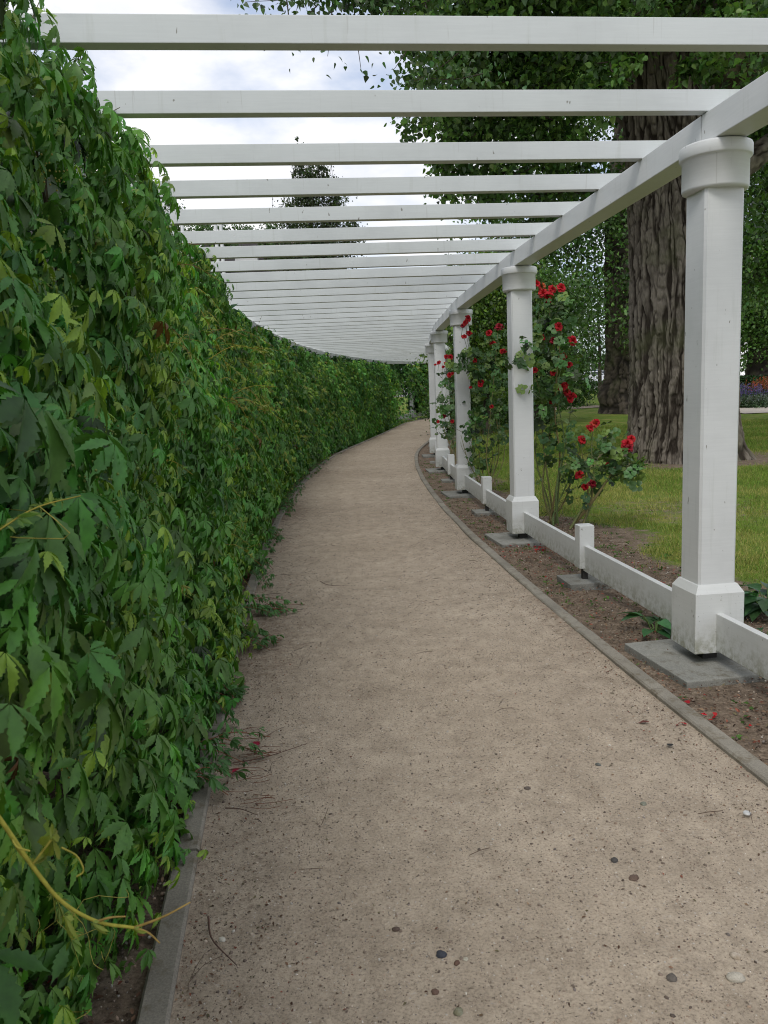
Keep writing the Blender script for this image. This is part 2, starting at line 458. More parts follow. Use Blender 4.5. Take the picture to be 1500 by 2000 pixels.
# ================================================================== SETTING
def axis(segs):
    o = []
    for a, b, st in segs: o.append(np.arange(a, b, st))
    return np.concatenate(o + [[segs[-1][1]]])
gx = axis([(-90, -12, 6), (-12, -3, .6), (-3, 9, .1), (9, 24, .5), (24, 120, 6)])
gy = axis([(-12, 0, 1), (0, 20, .1), (20, 50, .75), (50, 320, 8)])
GX, GY = np.meshgrid(gx, gy)
def xr(Y):
    return np.interp(Y, YA, XA)
def soil_amount(X, Y):
    o = X - xr(Y)
    r1_ = np.clip((1.15 - o) / .7, 0, 1) * (o > -.55)
    n = np.sin(X * 1.7 + 2 * np.sin(Y * .9)) * .5 + np.sin(Y * 2.3 + X * .8) * .5
    edge = .62 + .35 * n + np.where(Y < 9.5, .55, 0)
    s = 1 / (1 + np.exp((o - edge) / .16)) * 1.0
    d = np.hypot(X - 6.0, Y - 15.9)
    s = np.maximum(s, .75 / (1 + np.exp((d - 2.1 - .5 * n) / .25)))
    s = np.maximum(s, .52 * np.exp(-((X - 3.6) ** 2 + (Y - 9.6) ** 2) / 3.2))
    s = np.maximum(s, .45 * np.exp(-((X - 4.6) ** 2 + (Y - 7.5) ** 2) / 1.5))
    s = np.where(o < -.6, 1, s)
    return np.where(Y > 26, np.minimum(s, .2) * (o > 0), s)
Gs = soil_amount(GX, GY)
GZ = g(GY) + np.where((GY < 25) & (abs(GX) < 14), .012 * np.sin(GX * 3.1 + GY) * np.sin(GY * 2.3) - .012, -.02)
ny, nx = GX.shape
V = np.stack([GX, GY, GZ], -1).reshape(-1, 3)
i = np.arange(ny - 1)[:, None] * nx + np.arange(nx - 1)[None]
F = np.stack([i, i + 1, i + nx + 1, i + nx], -1).reshape(-1, 4)
me = mesh('ground', V, F, np.repeat(Gs.reshape(-1, 1), 3, 1), True)
link('ground', me, M_ground, kind='structure')

# gravel path
def pz(p):
    p = np.array(p); p[..., 2] += .010 + .008 * np.sin(p[..., 0] * 4 + p[..., 1] * 1.3) * np.sin(p[..., 1] * 2.1); return p
KR, KRo, KL, KLo = -.50, -.42, -2.56, -2.64
ss = np.arange(-6.5, 44, .08); oo = np.linspace(KL - .01, KR + .01, 34)
S, O = np.meshgrid(ss, oo, indexing='ij')
V = P(S.ravel(), O.ravel()).reshape(len(ss), len(oo), 3)
V[..., 2] += .010 + .008 * np.sin(V[..., 0] * 4 + V[..., 1] * 1.3) * np.sin(V[..., 1] * 2.1)
a, b = V.shape[:2]
i = np.arange(a - 1)[:, None] * b + np.arange(b - 1)[None]
F = np.stack([i, i + 1, i + b + 1, i + b], -1).reshape(-1, 4)
ed = np.interp(O, [KL, KL + .12, KL + .45, KL + .9, KR - .35, KR - .08, KR], [.75, .62, .38, .05, .05, .40, .6])
ed = ed * (.75 + .5 * np.sin(S * 1.7) * np.sin(S * .6 + 1))
link('gravel_path', mesh('gravel_path', V.reshape(-1, 3), F, np.repeat(ed.reshape(-1, 1), 3, 1), True), M_path, kind='structure')

def kerb(name, o1, o2, smax):
    m = MB(); s = -6.4; Lk = 1.0
    rr = random.Random(3)
    while s < smax:
        e = s + Lk - .006
        n = 4 if TH(s + .5) < .3 else 8
        dz = rr.uniform(-.003, .003); do = rr.uniform(-.004, .004)
        q = np.linspace(s, e, n)
        A = P(q, o1 + do, -.12); B = P(q, o1 + do, .020 + dz); Bc = P(q, o1 + do + .008, .028 + dz)
        Cc = P(q, o2 + do - .008, .028 + dz); Cb = P(q, o2 + do, .020 + dz); D = P(q, o2 + do, -.12)
        rows = [A, B, Bc, Cc, Cb, D]
        Vv = np.concatenate(rows); Ff = []
        for r_ in range(5):
            for k in range(n - 1):
                Ff.append((r_ * n + k, (r_ + 1) * n + k, (r_ + 1) * n + k + 1, r_ * n + k + 1)[::-1])
        Ff.append(tuple(r_ * n for r_ in range(6))); Ff.append(tuple(r_ * n + n - 1 for r_ in range(5, -1, -1)))
        m.add(Vv, Ff); s += Lk
    link(name, m.mesh(name), M_kerb, kind='structure')
kerb('path_kerb_right', KR, KRo, 30)
kerb('path_kerb_left', KLo, KL, 42)

# far park path strip beyond the lawn (right)
m = MB()
q = np.linspace(15.2, 60, 30)
Vn = [(x, 33.5 + .03 * (x - 17), float(g(33.5)) + .012) for x in q] + [(x, 37.6 + .03 * (x - 17), float(g(37.6)) + .012) for x in q]
M_far, _, _ = mat('pale_gravel', (.42, .38, .33), .95, .1)

Vf = np.array(Vn).reshape(2, 30, 3)
rows = []
for k, t in enumerate(np.linspace(0, 1, 6)):
    rr_ = Vf[0] * (1 - t) + Vf[1] * t; rr_[:, 2] = g(rr_[:, 1]) + .012; rows.append(rr_)
Vf = np.array(rows).reshape(-1, 3)
i = np.arange(5)[:, None] * 30 + np.arange(29)[None]
link('park_path', mesh('park_path', Vf, np.stack([i, i + 1, i + 31, i + 30], -1).reshape(-1, 4)), M_far, kind='structure')

# ================================================================== PERGOLA
perg = empty('pergola', tuple(P(0, OFF_L / 2)), 'long white painted timber pergola with square columns and slatted roof curving over the gravel path', 'pergola')
PM = Matrix.Translation(perg.location).inverted()
def pc(name, me, mt, parent=None, **kw):
    o = link(name, me, mt, None, **kw)
    if parent is None:
        o.parent = perg; o.matrix_parent_inverse = PM
    else:
        o.parent = parent
    return o
def shaft_mesh():
    m = MB(); h = .102; ch = .012
    pr = [(-h, -h + ch), (-h + ch, -h), (h - ch, -h), (h, -h + ch), (h, h - ch), (h - ch, h), (-h + ch, h), (-h, h - ch)]
    V = [(x, y, z) for z in (.43, 2.46) for x, y in pr]
    F = [(k, (k + 1) % 8, 8 + (k + 1) % 8, 8 + k) for k in range(8)] + [tuple(range(7, -1, -1)), tuple(range(8, 16))]
    return m.add(V, F).mesh('column')
def base_mesh():
    m = MB(); h = .134; t = .108
    z0, z1, z2 = .088, .408, .452
    V = [(x * q, y * q, z) for z, q in ((z0, h), (z1, h), (z2, t)) for x, y in ((-1, -1), (1, -1), (1, 1), (-1, 1))]
    F = [(3, 2, 1, 0), (8, 9, 10, 11)] + [(j * 4 + k, j * 4 + (k + 1) % 4, j * 4 + 4 + (k + 1) % 4, j * 4 + 4 + k) for j in (0, 1) for k in range(4)]
    return m.add(V, F).mesh('base', .004)
def cap_mesh():
    m = MB()
    r = .158; R2 = .172
    prof = [(.10, 2.437), (r - .014, 2.437), (r - .004, 2.441), (r, 2.451), (r, 2.588), (R2 - .004, 2.592), (R2, 2.598), (R2, 2.645), (R2 - .003, 2.653), (R2 - .012, 2.657), (.1, 2.6585)]
    return m.lathe(prof, 56).mesh('cap', smooth=False)
ME_sh, ME_ba, ME_ca = shaft_mesh(), base_mesh(), cap_mesh()
for p in ME_ca.polygons: p.use_smooth = len(p.vertices) == 4
for mm, m_ in ((ME_sh, M_white), (ME_ba, M_grimy), (ME_ca, M_white)): mm.materials.append(m_)
pegm = MB().box((-.04, -.04, .02), (.04, .04, .10)).mesh('peg'); pegm.materials.append(M_dark)
slm = MB().box((-.31, -.33, -.06), (.33, .33, .028)).mesh('footing_slab', .006); slm.materials.append(M_slab)
slm2 = MB().box((-.17, -.17, -.06), (.17, .17, .03)).mesh('small_slab', .005); slm2.materials.append(M_slab)
pom = MB().box((-.058, -.058, .12), (.058, .058, .455)).mesh('rail_post', .005); pom.materials.append(M_grimy)
pgm2 = MB().box((-.02, -.02, .02), (.02, .02, .125)).mesh('peg'); pgm2.materials.append(M_dark)
def place(o, s, off, rot=None, dr=0.):
    p = P(s, off); o.location = p; o.rotation_euler = (0, 0, -TH(s) + dr)
def column(s, off, full=True):
    c = bpy.data.objects.new('column', ME_sh); C.objects.link(c)
    c.parent = perg; c.matrix_parent_inverse = PM; place(c, s, off)
    for nme, me_ in (('base', ME_ba), ('cap', ME_ca), ('footing_slab', slm), ('anchor_foot', pegm)):
        o = bpy.data.objects.new(nme, me_); C.objects.link(o); o.parent = c
        if nme == 'footing_slab': o.rotation_euler = (0, 0, .07)
def post(s, off):
    c = bpy.data.objects.new('rail_post', pom); C.objects.link(c)
    c.parent = perg; c.matrix_parent_inverse = PM; place(c, s, off)
    for nme, me_ in (('footing_slab', slm2), ('anchor_foot', pgm2)):
        o = bpy.data.objects.new(nme, me_); C.objects.link(o); o.parent = c
def bar(s0, s1, off, hw, z0, z1, gap, mt, name):
    a, b = P(s0, off), P(s1, off)
    d = b - a; Lh = math.hypot(d[0], d[1]); u = d[:2] / Lh; nrm = np.array((u[1], -u[0]))
    a = a + np.array((*u, 0)) * gap; b = b - np.array((*u, 0)) * gap
    V = []
    for z in (z0, z1):
        for p, sg in ((a, -1), (a, 1), (b, 1), (b, -1)):
            V.append((p[0] + nrm[0] * hw * sg, p[1] + nrm[1] * hw * sg, p[2] + z))
    m_ = MB().add(V, [(0, 3, 2, 1), (4, 5, 6, 7), (0, 1, 5, 4), (1, 2, 6, 5), (2, 3, 7, 6), (3, 0, 4, 7)])
    me_ = m_.mesh(name, .004); pc(name, me_, mt); return
NB = 10
for off, side in ((0., 1), (OFF_L, -1)):
    for k in range(-1 if side > 0 else -1, NB):
        s = k * BAY
        if side > 0 and k > 7: continue
        column(s, off)
        e = s + BAY
        bar(s, e, off, .078, 2.66, 2.802, .0015, M_white, 'beam')
        if side > 0 and k > 5: continue
        mid = s + BAY / 2
        bar(s, mid, off, .02, .10, .30, 0, M_grimy, 'low_rail')
        bar(mid, e, off, .02, .101, .301, 0, M_grimy, 'low_rail')
        post(mid, off)
    bar(-BAY - 1.2, -BAY, off, .078, 2.66, 2.802, .0015, M_white, 'beam')
# rafters
rm = MB().box((OFF_L - .2, -.033, 2.803), (.2, .033, 2.902)).mesh('rafter', .003); rm.materials.append(M_rafter)
rrg = random.Random(5)
nr = 0
for k in range(-1, 60):
    s = k * .730 + .012
    if s > 37: break
    o = bpy.data.objects.new('rafter', rm); C.objects.link(o)
    o.parent = perg; o.matrix_parent_inverse = PM
    p = P(s, 0); p[1] -= (max(TH(s), -.097) - TH(s)) * 1.66 * -0.0 + (max(TH(s), -.097) - TH(s)) * 1.66; p[2] += rrg.uniform(-.004, .004); o.location = p; o.rotation_euler = (rrg.uniform(-.01, .01), 0, -max(TH(s), -.097) + rrg.uniform(-.004, .004)); nr += 1

# ================================================================== VINE WALL
def leaf_cols(n, base, var, young=None, ymask=None, rng=R):
    base = np.asarray(base, float)
    c = base[None] * (1 + rng.normal(0, var, (n, 1))) * (1 + rng.normal(0, .10, (n, 3)))
    if young is not None: c[ymask] = np.asarray(young)[None] * (1 + rng.normal(0, .2, (ymask.sum(), 1)))
    return np.clip(c, .004, .8)
LB = OFF_L + .078     # inner face of the left beam
nzc = R.uniform(0, 100, 4)
def bulge(s, z):
    q = np.interp(z, [0, .25, .9, 1.7, 2.3, 2.65, 3.0], [.60, .64, .58, .50, .33, .16, .05])
    q = np.maximum(q, np.interp(z, [1.6, 2.3, 2.7, 3.1], [.50, .49, .40, .26]) * np.interp(s, [-2, -1, 0, .8, 1.5, 2.2, 2.9, 3.7, 5, 7], [.85, .95, 1.15, .95, .62, .4, .75, .85, .6, 0]))
    near = np.interp(s, [-4, -2.6, -2.0, -1.4, 0], [.60, .70, .80, .92, 1.0])
    q = q * np.where(z < .9, near, 1)
    far = np.interp(s, [0, 6, 14, 40], [1, .92, .85, .7])
    n = np.array([mnoise.noise(Vector((a * .9, b * 1.1, nzc[0]))) * .16 + mnoise.noise(Vector((a * 3.1, b * 3.4, nzc[1]))) * .07 for a, b in zip(s, z)])
    return q * far + n * np.interp(z, [0, 2.3, 2.9], [1, 1, .5])
def topz(s):
    return 2.74 + np.array([mnoise.noise(Vector((a * 1.1, 3.3, nzc[2]))) * .20 + mnoise.noise(Vector((a * 5, 7.3, nzc[2]))) * .08 for a in s]) - np.interp(s, [3, 10], [0, .05]) + np.interp(s, [-1, 1, 2.2, 3, 5, 7], [.10, .08, -.06, .10, .06, 0])
def vine_leaves(s0, s1, dens, kind, size, seed, depth=.42, zlo=.02, hole=None):
    rng = np.random.default_rng(seed)
    tmpls = [palmate(kind, rng) for _ in range(7 if kind == 2 else 4)]
    n = int((s1 - s0) * 2.9 * dens)
    s = rng.uniform(s0, s1, n); z = rng.uniform(zlo, 3.0, n)
    tz = topz(s); k = z < tz
    s, z = s[k], z[k]
    if hole is not None:
        k = hole(s, z, rng); s, z = s[k], z[k]
    n = len(s)
    b = bulge(s, z)
    dd = -np.abs(rng.exponential(.085, n)); dd = np.maximum(dd, -depth)
    prot = rng.random(n) < .06
    dd[prot] = rng.uniform(0, .09, prot.sum())
    pos = P(s, LB + b + dd, z)
    th = np.interp(s, SA, TA)
    outw = np.stack([np.cos(th), -np.sin(th), 0 * th], -1)
    nrm = outw * rng.uniform(.6, 1.1, n)[:, None] + np.array((0, 0, 1)) * rng.uniform(.25, 1.15, n)[:, None] + rng.normal(0, .26, (n, 3))
    down = np.array((0, 0, -1.)) + rng.normal(0, .42, (n, 3))
    yl = fnoise(np.stack([s * 1.1, z * 1.5, 0 * s], -1), 1., 5.)
    ym = rng.random(n) < np.clip(.15 + yl * .6 + np.where(dd > -.02, .12, 0), 0, .8)
    ym &= dd > -.10
    cl = leaf_cols(n, (.098, .238, .042), .26, (.215, .34, .042), ym, rng)
    blue = fnoise(np.stack([s * .8, z * .9, 0 * s], -1), 1., 25.) > .08
    cl[blue & ~ym] *= np.array((.80, .88, 1.0))
    dead = rng.random(n) < .0012
    cl[dead] = np.array((.16, .075, .03)) * rng.uniform(.6, 1.3, (dead.sum(), 1))
    patch = fnoise(np.stack([s * .35, z * .5, 0 * s], -1), 1., 45.)
    cl *= (1 + 1.1 * np.clip(patch, -.12, .35))[:, None]
    sz = size * rng.uniform(.5, 1.4, n) * np.where(ym, .70, 1)
    M = frames(nrm, down)
    VV, FF, CC, off = [], [], [], 0
    which = rng.integers(0, len(tmpls), n)
    for j, (T, F) in enumerate(tmpls):
        q = which == j
        v, f, c = scatter(T, F, pos[q], M[q], sz[q], cl[q], '')
        VV.append(v); FF.append(f + off); CC.append(c); off += len(v)
    return VV, FF, CC
class Acc:
    def __init__(s): s.V = []; s.F = []; s.C = []; s.n = 0
    def add3(s, VV, FF, CC):
        if not VV: return
        v = np.concatenate(VV); f = np.concatenate(FF); s.V.append(v); s.F.append(f + s.n); s.C.append(np.concatenate(CC)); s.n += len(v)
    def one(s, v, f, c): s.add3([v], [f], [c])
    def mesh(s, name, smooth=False): return mesh(name, np.concatenate(s.V), np.concatenate(s.F), np.concatenate(s.C), smooth)

vine = empty('climbing_vine', tuple(P(-2, LB + .1)), 'dense green creeper covering the whole left side of the pergola beside the path', 'climbing vine')
VM = Matrix.Translation(vine.location).inverted()
def vc(name, me, mt, root=None, M_=None, **kw):
    o = link(name, me, mt, None, **kw); o.parent = root or vine; o.matrix_parent_inverse = M_ or VM; return o
S_END = 33.75
def thin(s, z, rng):     # thinner patch near the far white column
    t = np.interp(s, [30.4, 31.2, 33.8], [0, .80, .93]) * (z < 1.5 - .3 * np.sin(s * 4))
    return rng.random(len(s)) > t
A_ = Acc()
A_.add3(*vine_leaves(-3.9, 2.6, 760, 2, .079, 1))
A_.add3(*vine_leaves(2.6, 7.5, 740, 1, .074, 2))
vc('foliage', A_.mesh('foliage'), M_vine)
A_ = Acc()
A_.add3(*vine_leaves(7.5, S_END, 340, 0, .095, 3, hole=thin))
vc('foliage', A_.mesh('foliage'), M_vine)
# leaves on the outside face so the wall also reads from behind, and a woody core
A_ = Acc()
rng = np.random.default_rng(9)
T, F = palmate(0, rng)
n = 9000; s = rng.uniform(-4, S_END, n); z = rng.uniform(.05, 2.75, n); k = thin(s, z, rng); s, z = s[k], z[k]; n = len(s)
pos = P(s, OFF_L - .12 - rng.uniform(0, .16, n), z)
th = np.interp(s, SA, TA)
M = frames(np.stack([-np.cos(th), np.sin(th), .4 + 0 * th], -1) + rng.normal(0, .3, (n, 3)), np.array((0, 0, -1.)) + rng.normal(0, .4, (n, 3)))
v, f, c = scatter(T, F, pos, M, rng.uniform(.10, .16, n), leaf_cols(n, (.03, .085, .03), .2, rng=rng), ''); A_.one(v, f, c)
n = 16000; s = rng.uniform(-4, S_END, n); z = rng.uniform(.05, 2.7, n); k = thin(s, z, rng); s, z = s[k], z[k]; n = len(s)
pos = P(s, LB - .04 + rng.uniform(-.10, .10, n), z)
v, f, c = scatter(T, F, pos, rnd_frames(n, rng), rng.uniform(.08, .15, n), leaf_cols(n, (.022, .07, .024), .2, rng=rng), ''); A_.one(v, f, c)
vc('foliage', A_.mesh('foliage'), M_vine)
q = QB(); rs = random.Random(4)
for k in range(70):
    s = rs.uniform(-3.9, S_END - .5); o_ = LB + rs.uniform(-.06, .12)
    pts = []
    x = s
    for z in np.linspace(0, 2.7, 7): x += rs.uniform(-.18, .18); pts.append(P(x, o_ + rs.uniform(-.05, .05), z))
    q.tube(spline(pts, 14), np.linspace(.016, .005, 14) * rs.uniform(.7, 1.5), 5, (.10, .075, .05))
vc('woody_stem', q.mesh('woody_stem'), M_stem)

# yellow new shoots with small leaves and tendrils
def put_shoot(st, LV, name='young_shoot', leafname='young_leaf', lb=None, root=None):
    o = vc(name, st.mesh(name), M_stem)
    if lb: o['label'] = lb
    if LV.n:
        q = link(leafname, LV.mesh(leafname), M_vine); q['kind'] = 'stuff'; q.parent = o; q.matrix_parent_inverse = Matrix.Translation(vine.location).inverted() @ Matrix.Translation(vine.location)
    return o
def shoots(n, s0, s1, zr, seed, lenr=(.15, .55), rad=.0022, lf=.035, one=True):
    rs = random.Random(seed); rng = np.random.default_rng(seed); ALL = Acc()
    T, F = palmate(1, rng); T = T * np.array((.75, 1, 1))
    for k in range(n):
        st = QB(); LV = Acc()
        s = rs.uniform(s0, s1); z = rs.uniform(*zr)
        b = float(bulge(np.array([s]), np.array([z]))[0]); p = P(s, LB + b - .02, z); th = TH(s)
        d = np.array((math.cos(th), -math.sin(th), 0)) * rs.uniform(.2, .8) + np.array((math.sin(th), math.cos(th), 0)) * rs.uniform(-.7, .9) + np.array((0, 0, rs.uniform(-.5, .3)))
        d /= np.linalg.norm(d); L_ = rs.uniform(*lenr)
        p1 = p + d * L_ * .5; p2 = p + d * L_ + np.array((0, 0, -rs.uniform(.1, .5) * L_))
        c = (rs.uniform(.26, .40), rs.uniform(.25, .31), .05) if rs.random() < .7 else (.30, .15, .07)
        pts = spline([p, p1, p2], 10); st.tube(pts, np.linspace(rad, rad * .5, 10), 4, c)
        m_ = rs.randint(3, 7)
        for j in range(m_):
            pp = pts[int(2 + j * 7 / m_)]
            nn = rng.normal(size=3) * .5 + np.array((.4, -.2, .8)); dn = d + rng.normal(size=3) * .7 + np.array((0, 0, -.3))
            M = frames(nn[None], dn[None])
            v, f, cc = scatter(T, F, pp[None], M, np.array([lf * rs.uniform(.5, 1.2)]), np.array([[rs.uniform(.13, .24), rs.uniform(.22, .31), .045]]), '')
            LV.one(v, f, cc); ALL.one(v, f, cc)
            if rs.random() < .5:
                e = pp + rng.normal(size=3) * .05
                e2 = e + rng.normal(size=3) * .03
                st.tube(spline([pp, e, e2, e2 + rng.normal(size=3) * .015], 8), .0010, 3, (.36, .32, .07))
        if one: put_shoot(st, LV)
    return ALL
shoots(20, -3.0, 3.4, (.3, 2.5), 31, (.10, .30), .0018, .032)
shoots(40, 1.4, 6.0, (1.3, 2.4), 32, (.2, .55), .0028, .045)
A3 = shoots(80, 6, 20, (.6, 2.5), 33, (.2, .5), .005, .07, False)
vc('young_leaf', A3.mesh('young_leaf'), M_vine, label='yellow green young leaves further along', kind='stuff')
rs = random.Random(8); rng = np.random.default_rng(8); T, F = palmate(1, rng); T = T * np.array((.6, 1, 1))
for s, hgt in ((-.75, .42), (-.55, .30), (-.35, .2), (.1, .16), (1.9, .22), (4.2, .25), (6.1, .3), (6.5, .35), (9.3, .3)):
    st, LV = QB(), Acc()
    p = P(s, LB + .1, 2.66); p2 = P(s + rs.uniform(-.1, .2), LB + rs.uniform(.15, .3), 2.72 + hgt * .6); p3 = P(s + rs.uniform(-.2, .3), LB + rs.uniform(.2, .4), 2.66 + hgt)
    pts = spline([p, p2, p3], 10); st.tube(pts, .0018, 4, (.16, .12, .06))
    for j in range(7):
        pp = pts[2 + j]; M = frames(rng.normal(size=(1, 3)) + np.array((0, -.5, .8)), rng.normal(size=(1, 3)))
        v, f, cc = scatter(T, F, pp[None], M, np.array([rs.uniform(.02, .045)]), np.array([[.05, .09, .03]]), ''); LV.one(v, f, cc)
    put_shoot(st, LV, 'climbing_tendril')
# berry clusters
def ico():
    import bmesh
    bm = bmesh.new(); bmesh.ops.create_icosphere(bm, subdivisions=1, radius=1); V = np.array([v.co[:] for v in bm.verts]); F = np.array([[v.index for v in f.verts] for f in bm.faces]); bm.free(); return V, F
IV, IF = ico()
rng = np.random.default_rng(17); pos = []; cols = []
for k in range(85):
    s = rng.uniform(-3.3, 2.6); z = rng.uniform(.25, 2.5); b = float(bulge(np.array([s]), np.array([z]))[0])
    p = P(s, LB + b + .01, z); m_ = rng.integers(14, 42)
    pos.append(p + rng.normal(0, .028, (m_, 3))); cc = np.array((.13, .19, .035)) if rng.random() < .75 else np.array((.26, .24, .05))
    cols.append(np.repeat(cc[None], m_, 0))
pos = np.concatenate(pos); cols = np.concatenate(cols); n = len(pos)
v, f, c = scatter(IV, IF, pos, np.repeat(np.eye(3)[None], n, 0), rng.uniform(.0022, .0038, n), cols, '')
vc('berry', mesh('berry', v, f, c), M_vine, kind='stuff', label='tiny green berries in clusters')

# creeping runners spilling over the kerb onto the path
def spill(s, reach, n, seed, w=.25, lf=.045, colr=(.055, .14, .035)):
    rng = np.random.default_rng(seed); T, F = palmate(1, rng)
    for k in range(n):
        st, LV = QB(), Acc()
        a = P(s + rng.normal(0, w * .5), KLo - .05, .06); e = P(s + rng.normal(0, w), KL + reach * rng.uniform(.35, 1), .03)
        mid = (a + e) / 2 + np.array((0, 0, rng.uniform(.02, .09)))
        pts = spline([a, mid, e], 12); st.tube(pts, .0020, 4, (.20, .09, .05))
        for j in range(8):
            pp = pts[3 + j] + rng.normal(0, .02, 3) * np.array((1, 1, .3)) + np.array((0, 0, .012))
            M = frames(np.array((0, -.15, 1.))[None] + rng.normal(0, .35, (1, 3)), (e - a)[None] + rng.normal(0, .25, (1, 3)))
            v, f, cc = scatter(T, F, pp[None], M, np.array([lf * rng.uniform(.5, 1.15)]), np.array([np.array(colr) * rng.uniform(.7, 1.5)]), ''); LV.one(v, f, cc)
        put_shoot(st, LV, 'runner', 'runner_leaf')
for k, (s, reach, n, w_) in enumerate([(1.5, .40, 11, .10), (.75, .26, 9, .12), (-.75, .30, 4, .12), (-1.0, .12, 4, .10), (2.9, .12, 9, .4), (4.4, .15, 9, .4), (6.5, .12, 10, .7), (-.2, .08, 8, .25), (9, .14, 11, 1.2), (12, .14, 11, 1.5)]):
    spill(s, reach, n, 50 + k, w_)

# the long yellow trailing shoot hanging into view close to the camera
st = QB(); rng = np.random.default_rng(77); T, F = palmate(2, rng); T = T * np.array((.42, 1, 1.2))
pl = [W(-60, 1520, .84), W(0, 1600, .84), W(62, 1690, .85), W(120, 1760, .86), W(190, 1800, .87), W(262, 1812, .88)]
pts = spline(pl, 26); st.tube(pts, np.linspace(.0030, .0018, 26), 8, (.34, .31, .05))
for a, b_, c_, r_ in ((62, 1690, [(40, 1668, .85), (24, 1640, .84), (34, 1655, .83), (58, 1662, .84)], .0011), (120, 1655, [(150, 1672, .86), (163, 1700, .86), (150, 1712, .86)], .0011)):
    st.tube(spline([W(a, b_, .85)] + [W(*t) for t in c_], 14), r_, 5, (.36, .32, .06))
for tip in ([(190, 1800, .87), (215, 1792, .87), (245, 1790, .88)], [(262, 1812, .88), (290, 1822, .88), (312, 1842, .88)], [(262, 1812, .88), (320, 1790, .88), (372, 1762, .89)]):
    st.tube(spline([W(*t) for t in tip], 8), np.linspace(.0018, .0008, 8), 5, (.36, .24, .07))
st.tube(spline([W(62, 1690, .85), W(85, 1660, .85), W(100, 1640, .85)], 6), .0014, 5, (.36, .32, .06))
tso = vc('trailing_shoot', st.mesh('trailing_shoot'), M_stem, label='long yellow shoot hanging in the foreground')
for (x, y, dx, dy, sz) in ((100, 1636, .15, 1, .044), (100, 1640, .35, -.9, .026), (128, 1790, .35, 1, .030), (180, 1802, .6, .5, .022), (262, 1815, .9, .8, .018), (60, 1690, 1, -.35, .024)):
    p = W(x, y, .85); dn = W(x + dx * 40, y + dy * 40, .85) - p
    M = frames(np.array([(0.2, -.8, .5)]) + rng.normal(0, .25, (1, 3)), dn[None])
    v, f, cc = scatter(T, F, p[None], M, np.array([sz]), np.array([[.20, .24, .035]]), '')
    link('shoot_leaf', mesh('shoot_leaf', v, f, cc), M_vine).parent = tso

# second vine beyond the far white column
vine2 = empty('climbing_vine', tuple(P(S_END + .8, LB)), 'darker creeper curtain beyond the far white column where the path bends right', 'climbing vine')
V2M = Matrix.Translation(vine2.location).inverted()
A_ = Acc()
def thin2(s, z, rng): return rng.random(len(s)) > .85 * (z < .38)
A_.add3(*vine_leaves(S_END + .12, 38.6, 330, 0, .11, 61, depth=.5, hole=thin2))
vc('foliage', A_.mesh('foliage'), M_vine, vine2, V2M)
A_ = Acc(); rng = np.random.default_rng(19); T, F = palmate(0, rng)
n = 7000; s = rng.uniform(S_END + .12, 38.4, n); z = rng.uniform(.35, 2.72, n)
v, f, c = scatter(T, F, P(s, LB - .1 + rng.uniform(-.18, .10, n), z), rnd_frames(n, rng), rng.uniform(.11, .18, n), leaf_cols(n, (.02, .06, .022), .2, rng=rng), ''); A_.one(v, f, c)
vc('foliage', A_.mesh('foliage'), M_vine, vine2, V2M)

